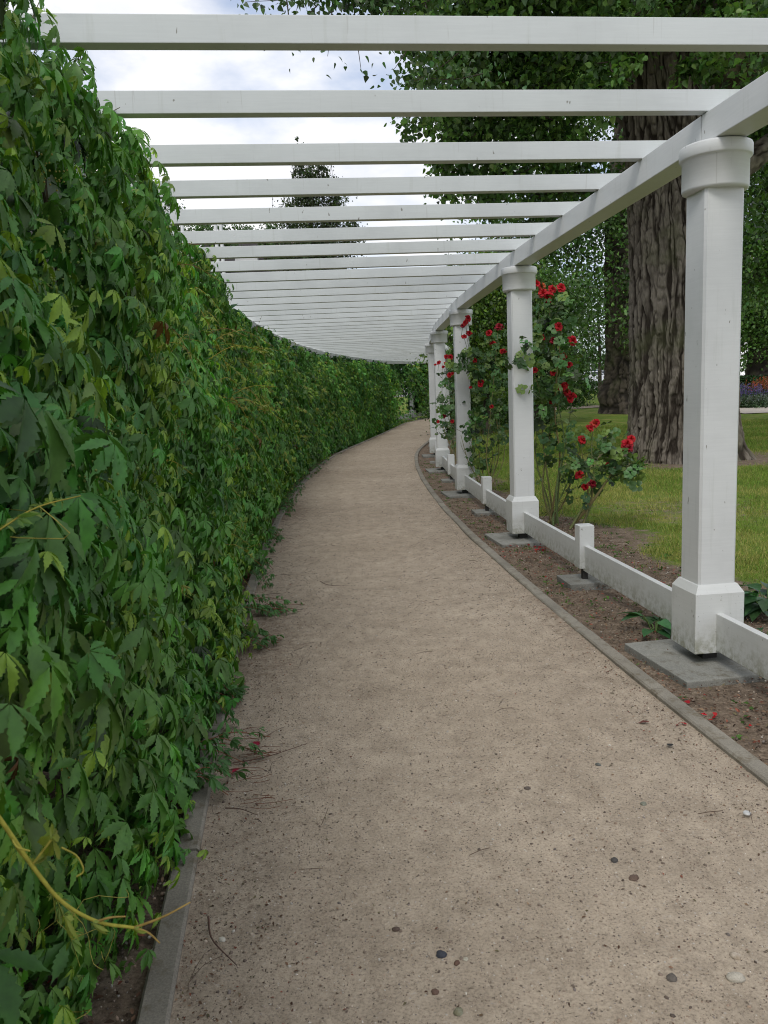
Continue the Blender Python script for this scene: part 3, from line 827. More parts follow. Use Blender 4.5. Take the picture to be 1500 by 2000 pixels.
# ================================================================== TREES
def vnoise(u, v, pu, seed):
    """smooth value noise, periodic in u with period pu"""
    rg = np.random.default_rng(seed); T = rg.random((pu, 400))
    iu = np.floor(u).astype(int); iv = np.floor(v).astype(int); fu = u - iu; fv = v - iv
    fu = fu * fu * (3 - 2 * fu); fv = fv * fv * (3 - 2 * fv)
    a = T[iu % pu, iv % 400]; b = T[(iu + 1) % pu, iv % 400]; c = T[iu % pu, (iv + 1) % 400]; d = T[(iu + 1) % pu, (iv + 1) % 400]
    return (a * (1 - fu) + b * fu) * (1 - fv) + (c * (1 - fu) + d * fu) * fv
def bark_trunk(path, radii, nu, nv, nr, amp, seed, flare=None, z_scale=1.0):
    """furrowed trunk along a path of centres"""
    path = spline(path, nv); radii = np.interp(np.linspace(0, 1, nv), np.linspace(0, 1, len(radii)), radii)
    th = np.arange(nu) * 2 * np.pi / nu
    TH_, ZZ = np.meshgrid(th, path[:, 2])
    L_ = np.concatenate([[0], np.cumsum(np.linalg.norm(np.diff(path, axis=0), axis=1))])
    LL_ = np.repeat(L_[:, None], nu, 1) * z_scale + 20
    u = TH_ / (2 * np.pi)
    wu = u * nr + (vnoise(u * 12, LL_ * .8, 12, seed) - .5) * 1.6 + (vnoise(u * nr, LL_ * 3.2, nr, seed + 1) - .5) * 1.0 + (vnoise(u * nr * 2, LL_ * 11, nr * 2, seed + 7) - .5) * .35
    r1_ = np.abs(2 * vnoise(wu % nr, LL_ * 1.5, nr, seed + 2) - 1)
    r2_ = np.abs(2 * vnoise((wu * 1.0 + 3.3) % nr, LL_ * 4.6 + 9, nr, seed + 3) - 1)
    rid = np.clip(r1_ * 2.6, 0, 1) ** 1.3 * .62 + np.clip(r2_ * 2.2, 0, 1) * .38
    rid = rid * (.8 + .2 * vnoise(u * nr * 3, LL_ * 22, nr * 3, seed + 9))
    bark_trunk.rid = rid.reshape(-1)
    disp = amp * (rid - .5) + amp * .25 * (vnoise((u * nr * 5), LL_ * 16, nr * 5, seed + 4) - .5)
    rad = radii[:, None] * (1 + .05 * np.sin(3 * TH_ + seed) + .035 * np.sin(5 * TH_ + 2 * seed)) + disp
    if flare is not None: rad = rad + flare(TH_, LL_ - 20)
    Tn = np.gradient(path, axis=0); Tn /= np.linalg.norm(Tn, axis=1)[:, None]
    A = np.cross(np.array((0, 1., 0)), Tn); A /= np.linalg.norm(A, axis=1)[:, None]; B = np.cross(Tn, A)
    V = path[:, None] + rad[..., None] * (A[:, None] * np.cos(TH_)[..., None] + B[:, None] * np.sin(TH_)[..., None])
    i = np.arange(nv - 1)[:, None] * nu + np.arange(nu)[None]; i2 = np.arange(nv - 1)[:, None] * nu + (np.arange(nu)[None] + 1) % nu
    F = np.stack([i, i2, i2 + nu, i + nu], -1).reshape(-1, 4)
    return V.reshape(-1, 3), F
def crown(blobs, n, size, cols, seed, tmpl=HEART, shell=.55, twig=True, flat=.0):
    """leaves in many small clumps spread through the volume of each blob (x,y,z,rx,ry,rz)"""
    rng = np.random.default_rng(seed)
    vol = np.array([b[3] * b[4] * b[5] for b in blobs]) ** .75; pr = vol / vol.sum()
    T, F = tmpl; V, FF, CC, off = [], [], [], 0; tw = QB()
    for b, p in zip(blobs, pr):
        m = max(20, int(n * p)); nc = max(3, m // 26)
        d = rng.normal(size=(nc, 3)); d /= np.linalg.norm(d, axis=1)[:, None]
        rr_ = rng.uniform(0, 1, nc) ** shell
        cen = np.array(b[:3]) + d * rr_[:, None] * np.array(b[3:6])
        per = rng.integers(0, nc, m)
        cs = min(b[3:6]) * .24
        pos = cen[per] + rng.normal(0, cs, (m, 3)) * np.array((1, 1, .75))
        c0 = np.asarray(cols, float); ci = c0[rng.integers(0, len(c0), nc)][per]
        col = np.clip(ci * (1 + rng.normal(0, .28, (m, 1))) * (1 + rng.normal(0, .08, (m, 3))), .004, .5)
        nrm = rng.normal(size=(m, 3)) + np.array((0, 0, .9)); dn = np.array((0, 0, -1.)) + rng.normal(0, .7, (m, 3))
        v, f, c = scatter(T, F, pos, frames(nrm, dn), size * rng.uniform(.6, 1.35, m), col, '')
        V.append(v); FF.append(f + off); CC.append(c); off += len(v)
        if twig:
            for k in range(0, nc, 5):
                a = np.array(b[:3]) + (cen[k] - np.array(b[:3])) * .15
                tw.tube([a, (a + cen[k]) / 2 + rng.normal(0, .06, 3), cen[k]], np.linspace(.03, .008, 3) * min(1., b[3]), 4, (.07, .055, .04))
    return np.concatenate(V), np.concatenate(FF), np.concatenate(CC), tw
def tree(name, label, base, group=None):
    e = empty(name, tuple(base), label, 'tree', group); M_ = Matrix.Translation(e.location).inverted()
    def add(n_, me, mt, **kw):
        o = link(n_, me, mt, None, **kw); o.parent = e; o.matrix_parent_inverse = M_; return o
    return e, add

# big furrowed poplar right beside the pergola
pb = np.array((6.03, 16.0, -.1))
e1, add1 = tree('poplar_tree', 'huge old poplar with deeply furrowed grey bark standing right behind the nearest column', pb)
def flare(t, z):
    f = .07 * np.exp(-z / .35) + .32 * np.exp(-z / .4) * np.maximum(0, np.cos(t + .25)) ** 5 + .10 * np.exp(-z / .4) * np.maximum(0, np.cos(t + 1.7)) ** 4
    return f * (1 + .2 * np.sin(9 * t))
v, f = bark_trunk([pb, pb + (.0, 0, 2.4), pb + (-.02, .1, 5), pb + (-.25, .1, 7.5), pb + (-.55, 0, 10), pb + (-.9, .2, 14)], [.99, .97, .97, .92, .60, .42], 1000, 900, 100, .078, 5, flare)
add1('trunk', mesh('trunk', v, f, np.repeat(bark_trunk.rid[:, None], 3, 1), True), M_bark)
limbs = [([(6.3, 16.0, 6.3), (7.2, 15.5, 8.0), (8.3, 15.2, 9.6), (10.5, 15, 13)], [.52, .42, .36, .2], 120, 200),
         ([(5.6, 15.8, 7.6), (4.6, 14.5, 8.4), (2.8, 12.2, 8.1), (.9, 9.6, 6.6), (-.4, 8.7, 5.95)], [.26, .2, .14, .07, .02], 40, 120),
         ([(5.5, 16.2, 6.2), (4.2, 16.6, 7.3), (2.6, 17, 7.4), (1.3, 17.2, 6.8)], [.22, .14, .09, .03], 40, 80),
         ([(6.6, 16.3, 5.2), (8.4, 16.6, 6.3), (10.2, 16.5, 6.2), (11.6, 16, 5.2)], [.28, .18, .11, .04], 40, 80),
         ([(6.4, 15.4, 6.8), (7.0, 13.2, 8.2), (7.4, 11.2, 8.3), (7.6, 9.8, 7.4)], [.26, .18, .1, .04], 40, 80)]
for k, (p_, r_, nu, nv) in enumerate(limbs):
    v, f = bark_trunk(p_, r_, nu, nv, max(8, nu // 8), r_[0] * .16, 30 + k)
    add1('limb', mesh('limb', v, f, np.repeat(bark_trunk.rid[:, None], 3, 1), True), M_bark)
DG = [(.050, .100, .030), (.072, .145, .038), (.10, .19, .045), (.125, .23, .055)]
def WB(x, y, Y, r, rz=None, ry=None):
    p = W(x, y, Y); return (p[0], p[1], p[2], r, ry or r * 1.3, rz or r * .8)
bl = []
rb = random.Random(21)
# main canopy at the trunk's depth and a little nearer, left edge hanging over the roof
for (x, y, Y, r) in [(850, 215, 15, .75), (905, 165, 15, .95), (930, 260, 15.5, .9), (880, 330, 16, .7), (960, 340, 16, .9), (1010, 215, 16, 1.1), (1000, 110, 15, 1.1), (1080, 290, 16.5, 1.0), (1100, 160, 16.5, 1.2), (1060, 380, 17, .9), (930, 400, 17.5, .55), (1140, 350, 17.5, .8),
                     (840, 60, 13.5, .75), (915, 40, 14, 1.0), (1020, 20, 14, 1.2), (1140, 40, 15, 1.2), (1230, 20, 18.5, 1.5), (1320, 60, 19, 1.5), (1420, 60, 17.5, 1.4), (1500, 150, 17, 1.3), (1400, 190, 18.5, 1.2), (1480, 260, 18, 1.1), (1330, 190, 19.5, 1.4),
                     (1190, 120, 12.8, .55), (1225, 40, 12.6, .6), (1160, 210, 13, .5), (1400, 120, 13, .5), (1340, 130, 13.2, .35), (1480, 60, 12.5, .8),
                     (850, -60, 13, 1.1), (1000, -100, 14, 1.6), (1200, -120, 14, 1.8), (1400, -120, 14, 1.8), (1560, 0, 15, 1.6), (1600, 250, 17, 1.5), (1560, 420, 18, 1.2)]:
    bl.append(WB(x, y, Y, r))
for k in range(26):
    a = rb.uniform(0, 6.28); q_ = rb.uniform(2, 7)
    bl.append((6 + q_ * math.cos(a), 17 + q_ * math.sin(a), rb.uniform(10, 17), rb.uniform(1.3, 2.2), rb.uniform(1.3, 2.2), rb.uniform(1, 1.6)))
v, f, c, tw = crown(bl[:35], 66000, .105, DG, 41, HEART)
add1('crown', mesh('crown', v, f, c), M_tree)
add1('twig', tw.mesh('twig'), M_stem, kind='stuff')
v, f, c, tw = crown(bl[35:], 26000, .15, DG, 42, SMALL, twig=False)
add1('crown', mesh('crown', v, f, c), M_tree)
# the low branch hanging over the pergola, with larger leaves seen close
rng = np.random.default_rng(5)
br = QB(); LV = Acc(); T, F = HEART
def hang(a, b, n, Y, w=.12, sag=10, size=.058):
    pts = spline([W(*a, Y), W((a[0] + b[0]) / 2, (a[1] + b[1]) / 2 + sag, Y), W(*b, Y)], 12)
    br.tube(pts, np.linspace(.007, .0025, 12), 4, (.06, .045, .035))
    k = rng.integers(0, 12, n); pos = pts[k] + rng.normal(0, w, (n, 3)) * np.array((1, 1, .8))
    M = frames(rng.normal(size=(n, 3)) + np.array((0, -.4, .3)), np.array((0, 0, -1.)) + rng.normal(0, .5, (n, 3)))
    cl = leaf_cols(n, (.055, .11, .035), .3, rng=rng)
    v, f, cc = scatter(T, F, pos, M, size * rng.uniform(.7, 1.3, n), cl, ''); LV.one(v, f, cc)
for a, b, n in [((840, -40), (478, 4), 120), ((840, -60), (560, -10), 200), ((800, -30), (640, 15), 170), ((760, -30), (700, 20), 130), ((900, -40), (600, -25), 300), ((880, -20), (740, 25), 110), ((650, 0), (640, 110), 18), ((690, 0), (705, 135), 26), ((560, 0), (575, 98), 10), ((820, 40), (770, 135), 30), ((900, 100), (790, 165), 90), ((940, 60), (820, 70), 160), ((960, 140), (810, 150), 130), ((620, 10), (515, 100), 7)]:
    hang(a, b, int(n * 1.25), 8.3)
add1('hanging_leaf', LV.mesh('hanging_leaf'), M_tree, kind='stuff', label='broad leaves of the branch hanging over the roof')
add1('hanging_twig', br.mesh('hanging_twig'), M_stem)

# second poplar further back
p2 = W(1232, 795, 38); p2[2] = float(g(38)) - .1
e2, add2 = tree('poplar_tree', 'second thick dark poplar trunk further back on the lawn, left of the big one', p2)
def fl2(t, z): return .35 * np.exp(-z / .7) + .28 * np.exp(-((z - 1.0) / .5) ** 2) * np.maximum(0, np.cos(t - 3.3)) ** 4
v, f = bark_trunk([p2, p2 + (0, 0, 3), p2 + (-.1, 0, 6), p2 + (-.2, 0, 9), p2 + (0, 0, 15)], [1.1, 1.05, 1.0, .9, .5], 160, 260, 30, .13, 12, fl2)
add2('trunk', mesh('trunk', v, f, np.repeat(bark_trunk.rid[:, None], 3, 1), True), M_bark2)
bl = [WB(1230, y, 36, 1.6) for y in (620, 560)] + [WB(x, y, 38, 2.6) for x, y in ((1140, 560), (1120, 470), (1180, 430), (1060, 520), (1030, 430), (1240, 430), (1090, 620), (980, 480), (1120, 380), (1300, 450))]
bl += [(p2[0] + rb.uniform(-5, 5), p2[1] + rb.uniform(-4, 4), rb.uniform(11, 18), 2.5, 2.5, 2) for k in range(12)]
v, f, c, tw = crown(bl, 30000, .17, DG[:3], 43, SMALL)
add2('crown', mesh('crown', v, f, c), M_tree); add2('twig', tw.mesh('twig'), M_stem, kind='stuff')

def simple_tree(name, label, x, y, Y, blobs, n, size, cols, seed, trunk_r=.25, barkm=None, tmpl=SMALL, top=None, group=None):
    b = W(x, y, Y); b[2] = float(g(Y)) - .1
    e, add = tree(name, label, b, group)
    zt = top or max(q_[2] for q_ in blobs)
    lean = np.array([np.mean([q_[0] for q_ in blobs]) - b[0], np.mean([q_[1] for q_ in blobs]) - b[1]])
    tp = b + np.array((lean[0] * .8, lean[1] * .8, zt - b[2]))
    v, f = bark_trunk([b, b * .6 + tp * .4 + (.05, 0, 0), tp], [trunk_r, trunk_r * .75, trunk_r * .15], 24, 60, 8, trunk_r * .12, seed)
    add('trunk', mesh('trunk', v, f, np.repeat(bark_trunk.rid[:, None], 3, 1), True), barkm or M_bark2)
    v, f, c, tw = crown(blobs, n, size, cols, seed, tmpl)
    add('crown', mesh('crown', v, f, c), M_tree); add('twig', tw.mesh('twig'), M_stem, kind='stuff')
    return e, add
YG = [(.06, .12, .018), (.09, .16, .022), (.13, .20, .03), (.045, .09, .018)]
simple_tree('maple_tree', 'yellow green leafy tree seen under the beam behind the second and third columns', 950, 800, 27, [WB(x, y, 27, 1.5) for x, y in ((945, 560), (960, 620), (925, 640), (980, 560), (940, 690), (990, 640), (965, 720), (1010, 700), (915, 580), (900, 690))], 15000, .11, YG, 51, .18)
simple_tree('lime_tree', 'dark green dense tree behind the rose at the second column', 1040, 790, 33, [WB(x, y, 33, 1.5) for x, y in ((1060, 600), (1075, 650), (1040, 680), (1090, 580), (1065, 710), (1030, 560), (1085, 690), (1010, 620), (1000, 740), (1075, 740), (1050, 740))], 22000, .13, DG[:3], 52, .3)
simple_tree('ash_tree', 'loose leafy tree with sky showing through between the rose and the thick trunks', 1172, 770, 52, [WB(x, y, 52, 1.5) for x, y in ((1165, 560), (1180, 600), (1150, 620), (1170, 655), (1190, 680), (1145, 690), (1155, 590))], 2300, .20, DG[:2], 53, .12)
simple_tree('maple_tree', 'mid green tree seen to the right of the nearest column', 1478, 790, 44, [WB(x, y, 44, 2.4) for x, y in ((1470, 640), (1500, 600), (1455, 560), (1520, 660), (1480, 520), (1440, 620), (1540, 560))] , 20000, .17, DG[1:], 54, .75)
simple_tree('oak_tree', 'tree with dark foliage and a few yellow green leaves beside the top of the nearest column', 1530, 800, 27, [WB(x, y, 27, 1.6) for x, y in ((1480, 460), (1500, 380), (1470, 540), (1530, 420), (1540, 520), (1490, 310), (1560, 340))], 16000, .12, DG + YG[:1], 55, .4)  # one yellow green tone mixed at random into the leaf colours
simple_tree('lime_tree', 'broad dark tree far back behind the arch of the pergola', 900, 790, 60, [WB(x, y, 60, 3.2) for x, y in ((880, 640), (930, 600), (980, 650), (900, 700), (1010, 590), (960, 540), (1050, 640), (1000, 730))], 16000, .26, DG[:3], 56, .4)
for k, (x, Y, r) in enumerate([(1080, 100, 3.4), (1130, 112, 3.0), (1205, 105, 3.6), (1290, 100, 4), (1385, 95, 4), (1500, 90, 4), (1600, 85, 4.5)]):
    y0 = 752 - (x - 1080) * .04
    simple_tree('lime_tree', ['small rounded tree at the far edge of the car park, furthest left of its row', 'pale green far tree behind the parked cars', 'dark far tree right behind the car park', 'far tree hidden mostly by the thick trunk', 'far tree behind the nearest column', 'far tree behind the flower bed at the right edge', 'far tree beyond the right edge of the park'][k], x, y0, Y,
                [WB(x + dx, y0 - 18 - dy, Y, r * .55) for dx, dy in ((0, 12), (-22, 0), (22, 2), (0, 30), (-14, 22), (16, 20))], 2600, .36, DG[1:], 60 + k, .2, group='trees lining the car park')

# weeping birch and distant trees on the left, seen between the rafters
p = W(612, 600, 36); bl = []
rng = np.random.default_rng(77)
for (x, y, r) in ((585, 330, .4), (600, 320, .4), (625, 325, .45), (592, 355, .6), (650, 375, .6), (583, 285, .18), (610, 345, .5), (640, 350, .4), (600, 385, .8), (635, 390, .7), (575, 400, .6), (655, 410, .5), (600, 430, .9), (650, 440, .8), (570, 450, .8), (690, 450, .5), (620, 470, 1.1), (670, 480, 1.0), (560, 490, 1.0), (620, 520, 1.3), (581, 275, .12), (588, 300, .18)):
    bl.append(WB(x, y, 36, r, r * 1.25))
e_, add_ = simple_tree('birch_tree', 'weeping birch seen between the rafters above the creeper wall', 612, 800, 36, bl, 15000, .10, [(.04, .065, .025), (.06, .09, .035)], 71, .2, top=W(582, 320, 36)[2])
st = QB(); LV = Acc()
for k in range(170):
    bq = bl[rng.integers(0, 17)]; a = np.array(bq[:3]) + rng.normal(0, bq[3] * .6, 3); Ld = rng.uniform(.5, 1.6)
    pts = spline([a, a + (rng.normal(0, .1), 0, -Ld * .5), a + (rng.normal(0, .15), 0, -Ld)], 8)
    st.tube(pts, .008, 3, (.05, .04, .03)); n = 22; kk = rng.integers(0, 8, n)
    v, f, cc = scatter(*SMALL, pts[kk] + rng.normal(0, .05, (n, 3)), rnd_frames(n, rng), rng.uniform(.05, .09, n), leaf_cols(n, (.035, .055, .022), .2, rng=rng), ''); LV.one(v, f, cc)
add_('weeping_twig', st.mesh('weeping_twig'), M_stem, kind='stuff'); add_('hanging_leaf', LV.mesh('hanging_leaf'), M_tree, kind='stuff')
simple_tree('lime_tree', 'dark tree top poking above the creeper at the left', 325, 820, 40, [WB(x, y, 40, .8) for x, y in ((325, 405), (335, 430), (310, 420), (345, 450), (300, 470))], 3000, .12, DG[:2], 72)
simple_tree('lime_tree', 'low dark tree crown above the roof between the rafters', 410, 820, 42, [WB(x, y, 42, .8) for x, y in ((405, 445), (425, 460), (385, 465), (440, 470), (475, 452), (410, 490))], 3000, .12, DG[:2], 73)
simple_tree('lime_tree', 'small tree tip beside the weeping birch', 522, 820, 44, [WB(x, y, 44, .6) for x, y in ((522, 452), (515, 475), (535, 490))], 1500, .12, DG[:2], 74)

# ================================================================== HOUSE, POLES, CARS, HEDGE, SIGN
M_wall, _, _ = mat('render_wall', (.50, .42, .38), .9, .1)
M_roof = concrete('roof_tiles', (.05, .045, .045), 6)
M_glass, _, _ = mat('window_glass', (.03, .04, .05), .08, .6)
M_metal, _, _ = mat('white_metal', (.72, .73, .74), .4, .4)
hb = W(530, 800, 46); hb[2] = float(g(46)) - .3
he = empty('house', tuple(hb), 'dark roofed house with pale walls half hidden behind the creeper wall', 'house')
def hc(n_, m_, mt, parent=None, bev=0):
    o = link(n_, m_.mesh(n_, bev), mt); o.parent = parent or he; return o
zr = W(540, 463, 46)[2] - hb[2]
hc('wall', MB().box((-4.5, -3, 0), (4.5, 5, zr - 2.6)), M_wall)
roof = hc('roof', MB().add([(-5, -3.6, zr - 2.7), (5, -3.6, zr - 2.7), (5, 5.6, zr - 2.7), (-5, 5.6, zr - 2.7), (-3.4, 1, zr), (3.4, 1, zr)], [(0, 1, 5, 4), (1, 2, 5), (2, 3, 4, 5), (3, 0, 4), (3, 2, 1, 0)]), M_roof)
for x in (-3, -.6, 1.9):
    wn = hc('window', MB().box((x, -3.06, zr - 4.6), (x + 1.3, -3.0, zr - 3.2)), M_metal); hc('pane', MB().box((x + .08, -3.075, zr - 4.52), (x + 1.22, -3.062, zr - 3.28)), M_glass, wn)
hc('skylight', MB().box((-1.2, -1.9, zr - 1.9), (.0, -1.2, zr - 1.35)), M_metal, roof)
hc('chimney', MB().box((1.2, .6, zr - .6), (1.9, 1.3, zr + .25)), M_wall, roof)
for x, y, lb in ((347, 388, 'shortest white pole above the creeper, with a flat cap, far left'), (358, 372, 'tall white pole just right of the capped one'), (382, 415, 'white pole between the two close pairs of poles'), (445, 418, 'left pole of the right-hand pair above the roof'), (455, 418, 'right pole of the right-hand pair above the roof')):
    b = W(x, 800, 34); zt = W(x, y, 34)[2]; z0 = float(g(34)) - .1
    m = MB().lathe([(.075, 0), (.07, zt - z0), (.03, zt - z0 + .01)], 12).box((-.13, -.05, zt - z0 - .28), (.13, .05, zt - z0 - .16))
    o = link('pole', m.mesh('pole'), M_metal, None, label=lb, category='pole', group='white poles behind the creeper'); o.location = (b[0], b[1], z0)

# clipped hedge across the lawn, sign, lamp pole, cars
def hedge(name, lb, a, b_, h, wd, n, seed):
    rng = np.random.default_rng(seed); a = np.array(a); b_ = np.array(b_)
    e = empty(name, tuple(a), lb, 'hedge'); Mi = Matrix.Translation(e.location).inverted()
    t = rng.random(n); pos = a[None] * (1 - t[:, None]) + b_[None] * t[:, None]
    d = (b_ - a); d /= np.linalg.norm(d); nn = np.array((d[1], -d[0], 0))
    x = rng.uniform(-1, 1, n); z = rng.uniform(0, 1, n); k = rng.random(n) < .6
    x = np.where(k, np.sign(x) * rng.uniform(.85, 1.03, n), x); z = np.where(~k, rng.uniform(.85, 1.03, n), z)
    pos = pos + nn[None] * (x * wd)[:, None]; pos[:, 2] = g(pos[:, 1]) + z * h
    v, f, c = scatter(*SMALL, pos, rnd_frames(n, rng), rng.uniform(.07, .14, n), leaf_cols(n, (.028, .07, .02), .3, rng=rng), '')
    o = link('foliage', mesh('foliage', v, f, c), M_tree); o.parent = e; o.matrix_parent_inverse = Mi
    q = QB()
    for k in range(30):
        p = a * (1 - k / 29) + b_ * (k / 29); p[2] = float(g(p[1])); q.tube([p, p + (rng.normal(0, .1), 0, h * .5), p + (rng.normal(0, .2), 0, h * .9)], .02, 4, (.05, .04, .03))
    o = link('woody_stem', q.mesh('woody_stem'), M_stem); o.parent = e; o.matrix_parent_inverse = Mi
pa = W(1090, 766, 64); pb_ = W(1300, 760, 60)
hedge('clipped_hedge', 'low clipped dark hedge between the lawn and the car park', (pa[0] - 3, 64, 1.0), (pb_[0] + 20, 61, 1.0), .85, .5, 26000, 81)
def leafy(name, lb, cat, p, r, h, n, size, cols, seed):
    e = empty(name, tuple(p), lb, cat); Mi = Matrix.Translation(e.location).inverted()
    v, f, c, tw = crown([(p[0], p[1], p[2] + h * .45, r, r, h * .5), (p[0] + r * .5, p[1] + r * .3, p[2] + h * .3, r * .7, r * .7, h * .35), (p[0] - r * .5, p[1], p[2] + h * .3, r * .7, r * .7, h * .35)], n, size, cols, seed, SMALL)
    o = link('foliage', mesh('foliage', v, f, c), M_tree); o.parent = e; o.matrix_parent_inverse = Mi
    o = link('branch', tw.mesh('branch'), M_stem); o.parent = e; o.matrix_parent_inverse = Mi
    return e, Mi
def gp(x, y, Y):
    p = W(x, y, Y); p[2] = float(g(Y)); return p
leafy('shrub', 'dark rounded shrub at the lawn edge behind the roses', 'shrub', gp(1105, 770, 46), 1.5, 3.0, 9000, .12, DG[:2], 82)
leafy('shrub', 'mid green shrub on the lawn seen between second and third columns', 'shrub', gp(955, 790, 30), 1.3, 2.2, 6000, .09, DG, 83)
leafy('shrub', 'dark shrub behind the third column', 'shrub', gp(905, 790, 28), 1.2, 2.6, 6000, .09, DG[:3], 84)

def car(loc, rot, colr, lb):
    e = empty('car', loc, lb, 'car', 'cars in the far car park'); e.rotation_euler = (0, 0, rot)
    mb, _, _ = mat('car_paint', colr, .25, .6)
    m = MB()
    side = [(-2.15, .35), (-2.2, .75), (-2.1, .95), (-1.75, 1.02), (-1.2, 1.42), (.35, 1.45), (1.15, .98), (2.0, .86), (2.2, .62), (2.2, .35)]
    V = [(x, y, z) for y in (-.85, .85) for x, z in side]; n = len(side)
    m.add(V, [tuple(range(n)), tuple(range(2 * n - 1, n - 1, -1))] + [(k, k + n, (k + 1) % n + n, (k + 1) % n) for k in range(n)])
    o = link('body', m.mesh('body', .05), mb); o.parent = e
    for y in (-1, 1):
        w_ = MB().add([(x, y * (.862 if q_ else .855), z) for q_ in (0, 1) for x, z in ((-1.55, 1.02), (-1.1, 1.36), (.3, 1.38), (.95, 1.02))], [(0, 1, 2, 3), (7, 6, 5, 4), (0, 4, 5, 1), (1, 5, 6, 2), (2, 6, 7, 3), (3, 7, 4, 0)])
        o = link('side_window', w_.mesh('side_window'), M_glass); o.parent = e
        for x in (-1.35, 1.35):
            wm = MB().lathe([(.31, -.11), (.33, -.08), (.33, .08), (.31, .11)], 20); o = link('wheel', wm.mesh('wheel'), M_dark); o.parent = e; o.location = (x, y * .8, .33); o.rotation_euler = (math.pi / 2, 0, 0)
            rm_ = MB().lathe([(.19, -.118), (.19, .118)], 14); r_ = link('rim', rm_.mesh('rim'), M_metal); r_.parent = o
    o = link('windscreen', MB().add([(.40, -.7, 1.43), (.40, .7, 1.43), (1.13, .7, 1.0), (1.13, -.7, 1.0), (.43, -.7, 1.45), (.43, .7, 1.45), (1.16, .7, 1.02), (1.16, -.7, 1.02)], [(0, 1, 2, 3), (7, 6, 5, 4), (0, 4, 5, 1), (1, 5, 6, 2), (2, 6, 7, 3), (3, 7, 4, 0)]).mesh('windscreen'), M_glass); o.parent = e
for x, Y, rot, colr, lb in ((1158, 90, .15, (.75, .77, .8), 'white car parked beyond the low hedge, nearest of the cars'), (1140, 95, .1, (.55, .60, .68), 'pale silver car left of the white car'), (1183, 94, .2, (.72, .72, .74), 'white car half hidden by the thick trunk'), (1165, 103, 0, (.10, .16, .30), 'dark blue car behind the white car'), (1120, 98, 0, (.35, .05, .04), 'dark red car furthest left in the car park')):
    p = gp(x, 745, Y); car(tuple(p), rot, colr, lb)
M_asph, _, _ = mat('asphalt', (.22, .21, .20), .9, .1)
rows = []
for yy in (74, 80, 90, 100, 104.9): rows += [(-10, yy, float(g(yy)) + .02), (110, yy, float(g(yy)) + .02)]
link('car_park', mesh('car_park', rows, [(0, 1, 3, 2), (2, 3, 5, 4), (4, 5, 7, 6), (6, 7, 9, 8)]), M_asph, kind='structure')
p = gp(1154, 745, 78); zt = W(1154, 700, 78)[2]
e = empty('lamp_post', tuple(p), 'thin pale lamp post beside the car park', 'lamp post')
o = link('pole', MB().lathe([(.09, 0), (.06, zt - p[2])], 10).mesh('pole'), M_metal); o.parent = e
o = link('lamp_head', MB().box((-.35, -.12, zt - p[2] - .02), (.35, .12, zt - p[2] + .1)).mesh('lamp_head', .02), M_metal); o.parent = e
p = gp(1119, 760, 58); zt = W(1119, 742, 58)[2] - p[2]
e = empty('park_sign', tuple(p), 'small blank white sign on a thin post at the edge of the lawn', 'sign')
o = link('post', MB().lathe([(.03, 0), (.03, zt)], 8).mesh('post'), M_metal); o.parent = e
o = link('sign_panel', MB().box((-.28, -.05, zt - .55), (.28, -.03, zt)).mesh('sign_panel', .005), M_metal); o.parent = e
simple_tree('young_tree', 'slim young tree on the lawn in front of the low hedge', 1168, 768, 56, [WB(x, y, 56, .9) for x, y in ((1168, 690), (1160, 670), (1178, 660), (1168, 640))], 700, .13, DG[1:3], 91, .07)

# flower bed on the far right
def spikes(name, lb, cat, cx_, cy_, Yd, n, h, colr, r, seed, kindlab='flower'):
    rng = np.random.default_rng(seed); b = gp(cx_, 795, Yd)
    e = empty(name, tuple(b), lb, cat); Mi = Matrix.Translation(e.location).inverted()
    q, LV, FV = QB(), Acc(), Acc()
    for k in range(n):
        a = b + np.array((rng.normal(0, r), rng.normal(0, r * .8), 0)); hh = h * rng.uniform(.7, 1.1); t = a + (rng.normal(0, .1), rng.normal(0, .1), hh)
        q.tube([a, (a + t) / 2, t], .008, 3, (.06, .10, .03)); m_ = 26
        zz = rng.uniform(.62, 1.02, m_)[:, None]; pos = a * (1 - zz) + t * zz + rng.normal(0, .028, (m_, 3))
        v, f, cc = scatter(*SMALL, pos, rnd_frames(m_, rng), rng.uniform(.03, .06, m_), leaf_cols(m_, colr, .3, rng=rng), ''); FV.one(v, f, cc)
        zz = rng.uniform(.02, .6, 22)[:, None]; pos = a * (1 - zz) + t * zz + rng.normal(0, .06, (22, 3))
        v, f, cc = scatter(*SMALL, pos, rnd_frames(22, rng), rng.uniform(.06, .12, 22), leaf_cols(22, (.05, .09, .045), .3, rng=rng), ''); LV.one(v, f, cc)
    for nm, me_, mt in (('stalk', q.mesh('stalk'), M_stem), ('leaf', LV.mesh('leaf'), M_tree), (kindlab, FV.mesh(kindlab), M_petal)):
        o = link(nm, me_, mt, None, kind='stuff'); o.parent = e; o.matrix_parent_inverse = Mi
spikes('sage_plant', 'purple flower spikes nearest the white column in the far flower bed', 'flowers', 1452, 770, 38.6, 60, 1.0, (.12, .09, .27), .45, 101)
spikes('sage_plant', 'purple flower spikes left of the orange flowers in the far bed', 'flowers', 1473, 770, 39.3, 50, .8, (.15, .11, .29), .35, 102)
spikes('montbretia_plant', 'orange red flowers at the right edge of the far bed', 'flowers', 1490, 770, 39.6, 70, 1.25, (.45, .10, .05), .4, 103)
spikes('montbretia_plant', 'pinkish orange flowers furthest right in the far bed', 'flowers', 1515, 770, 39.2, 60, 1.2, (.45, .16, .11), .45, 104)
spikes('catmint_plant', 'low grey green plants edging the far bed', 'plants', 1482, 790, 38.0, 90, .5, (.14, .17, .15), .9, 105)
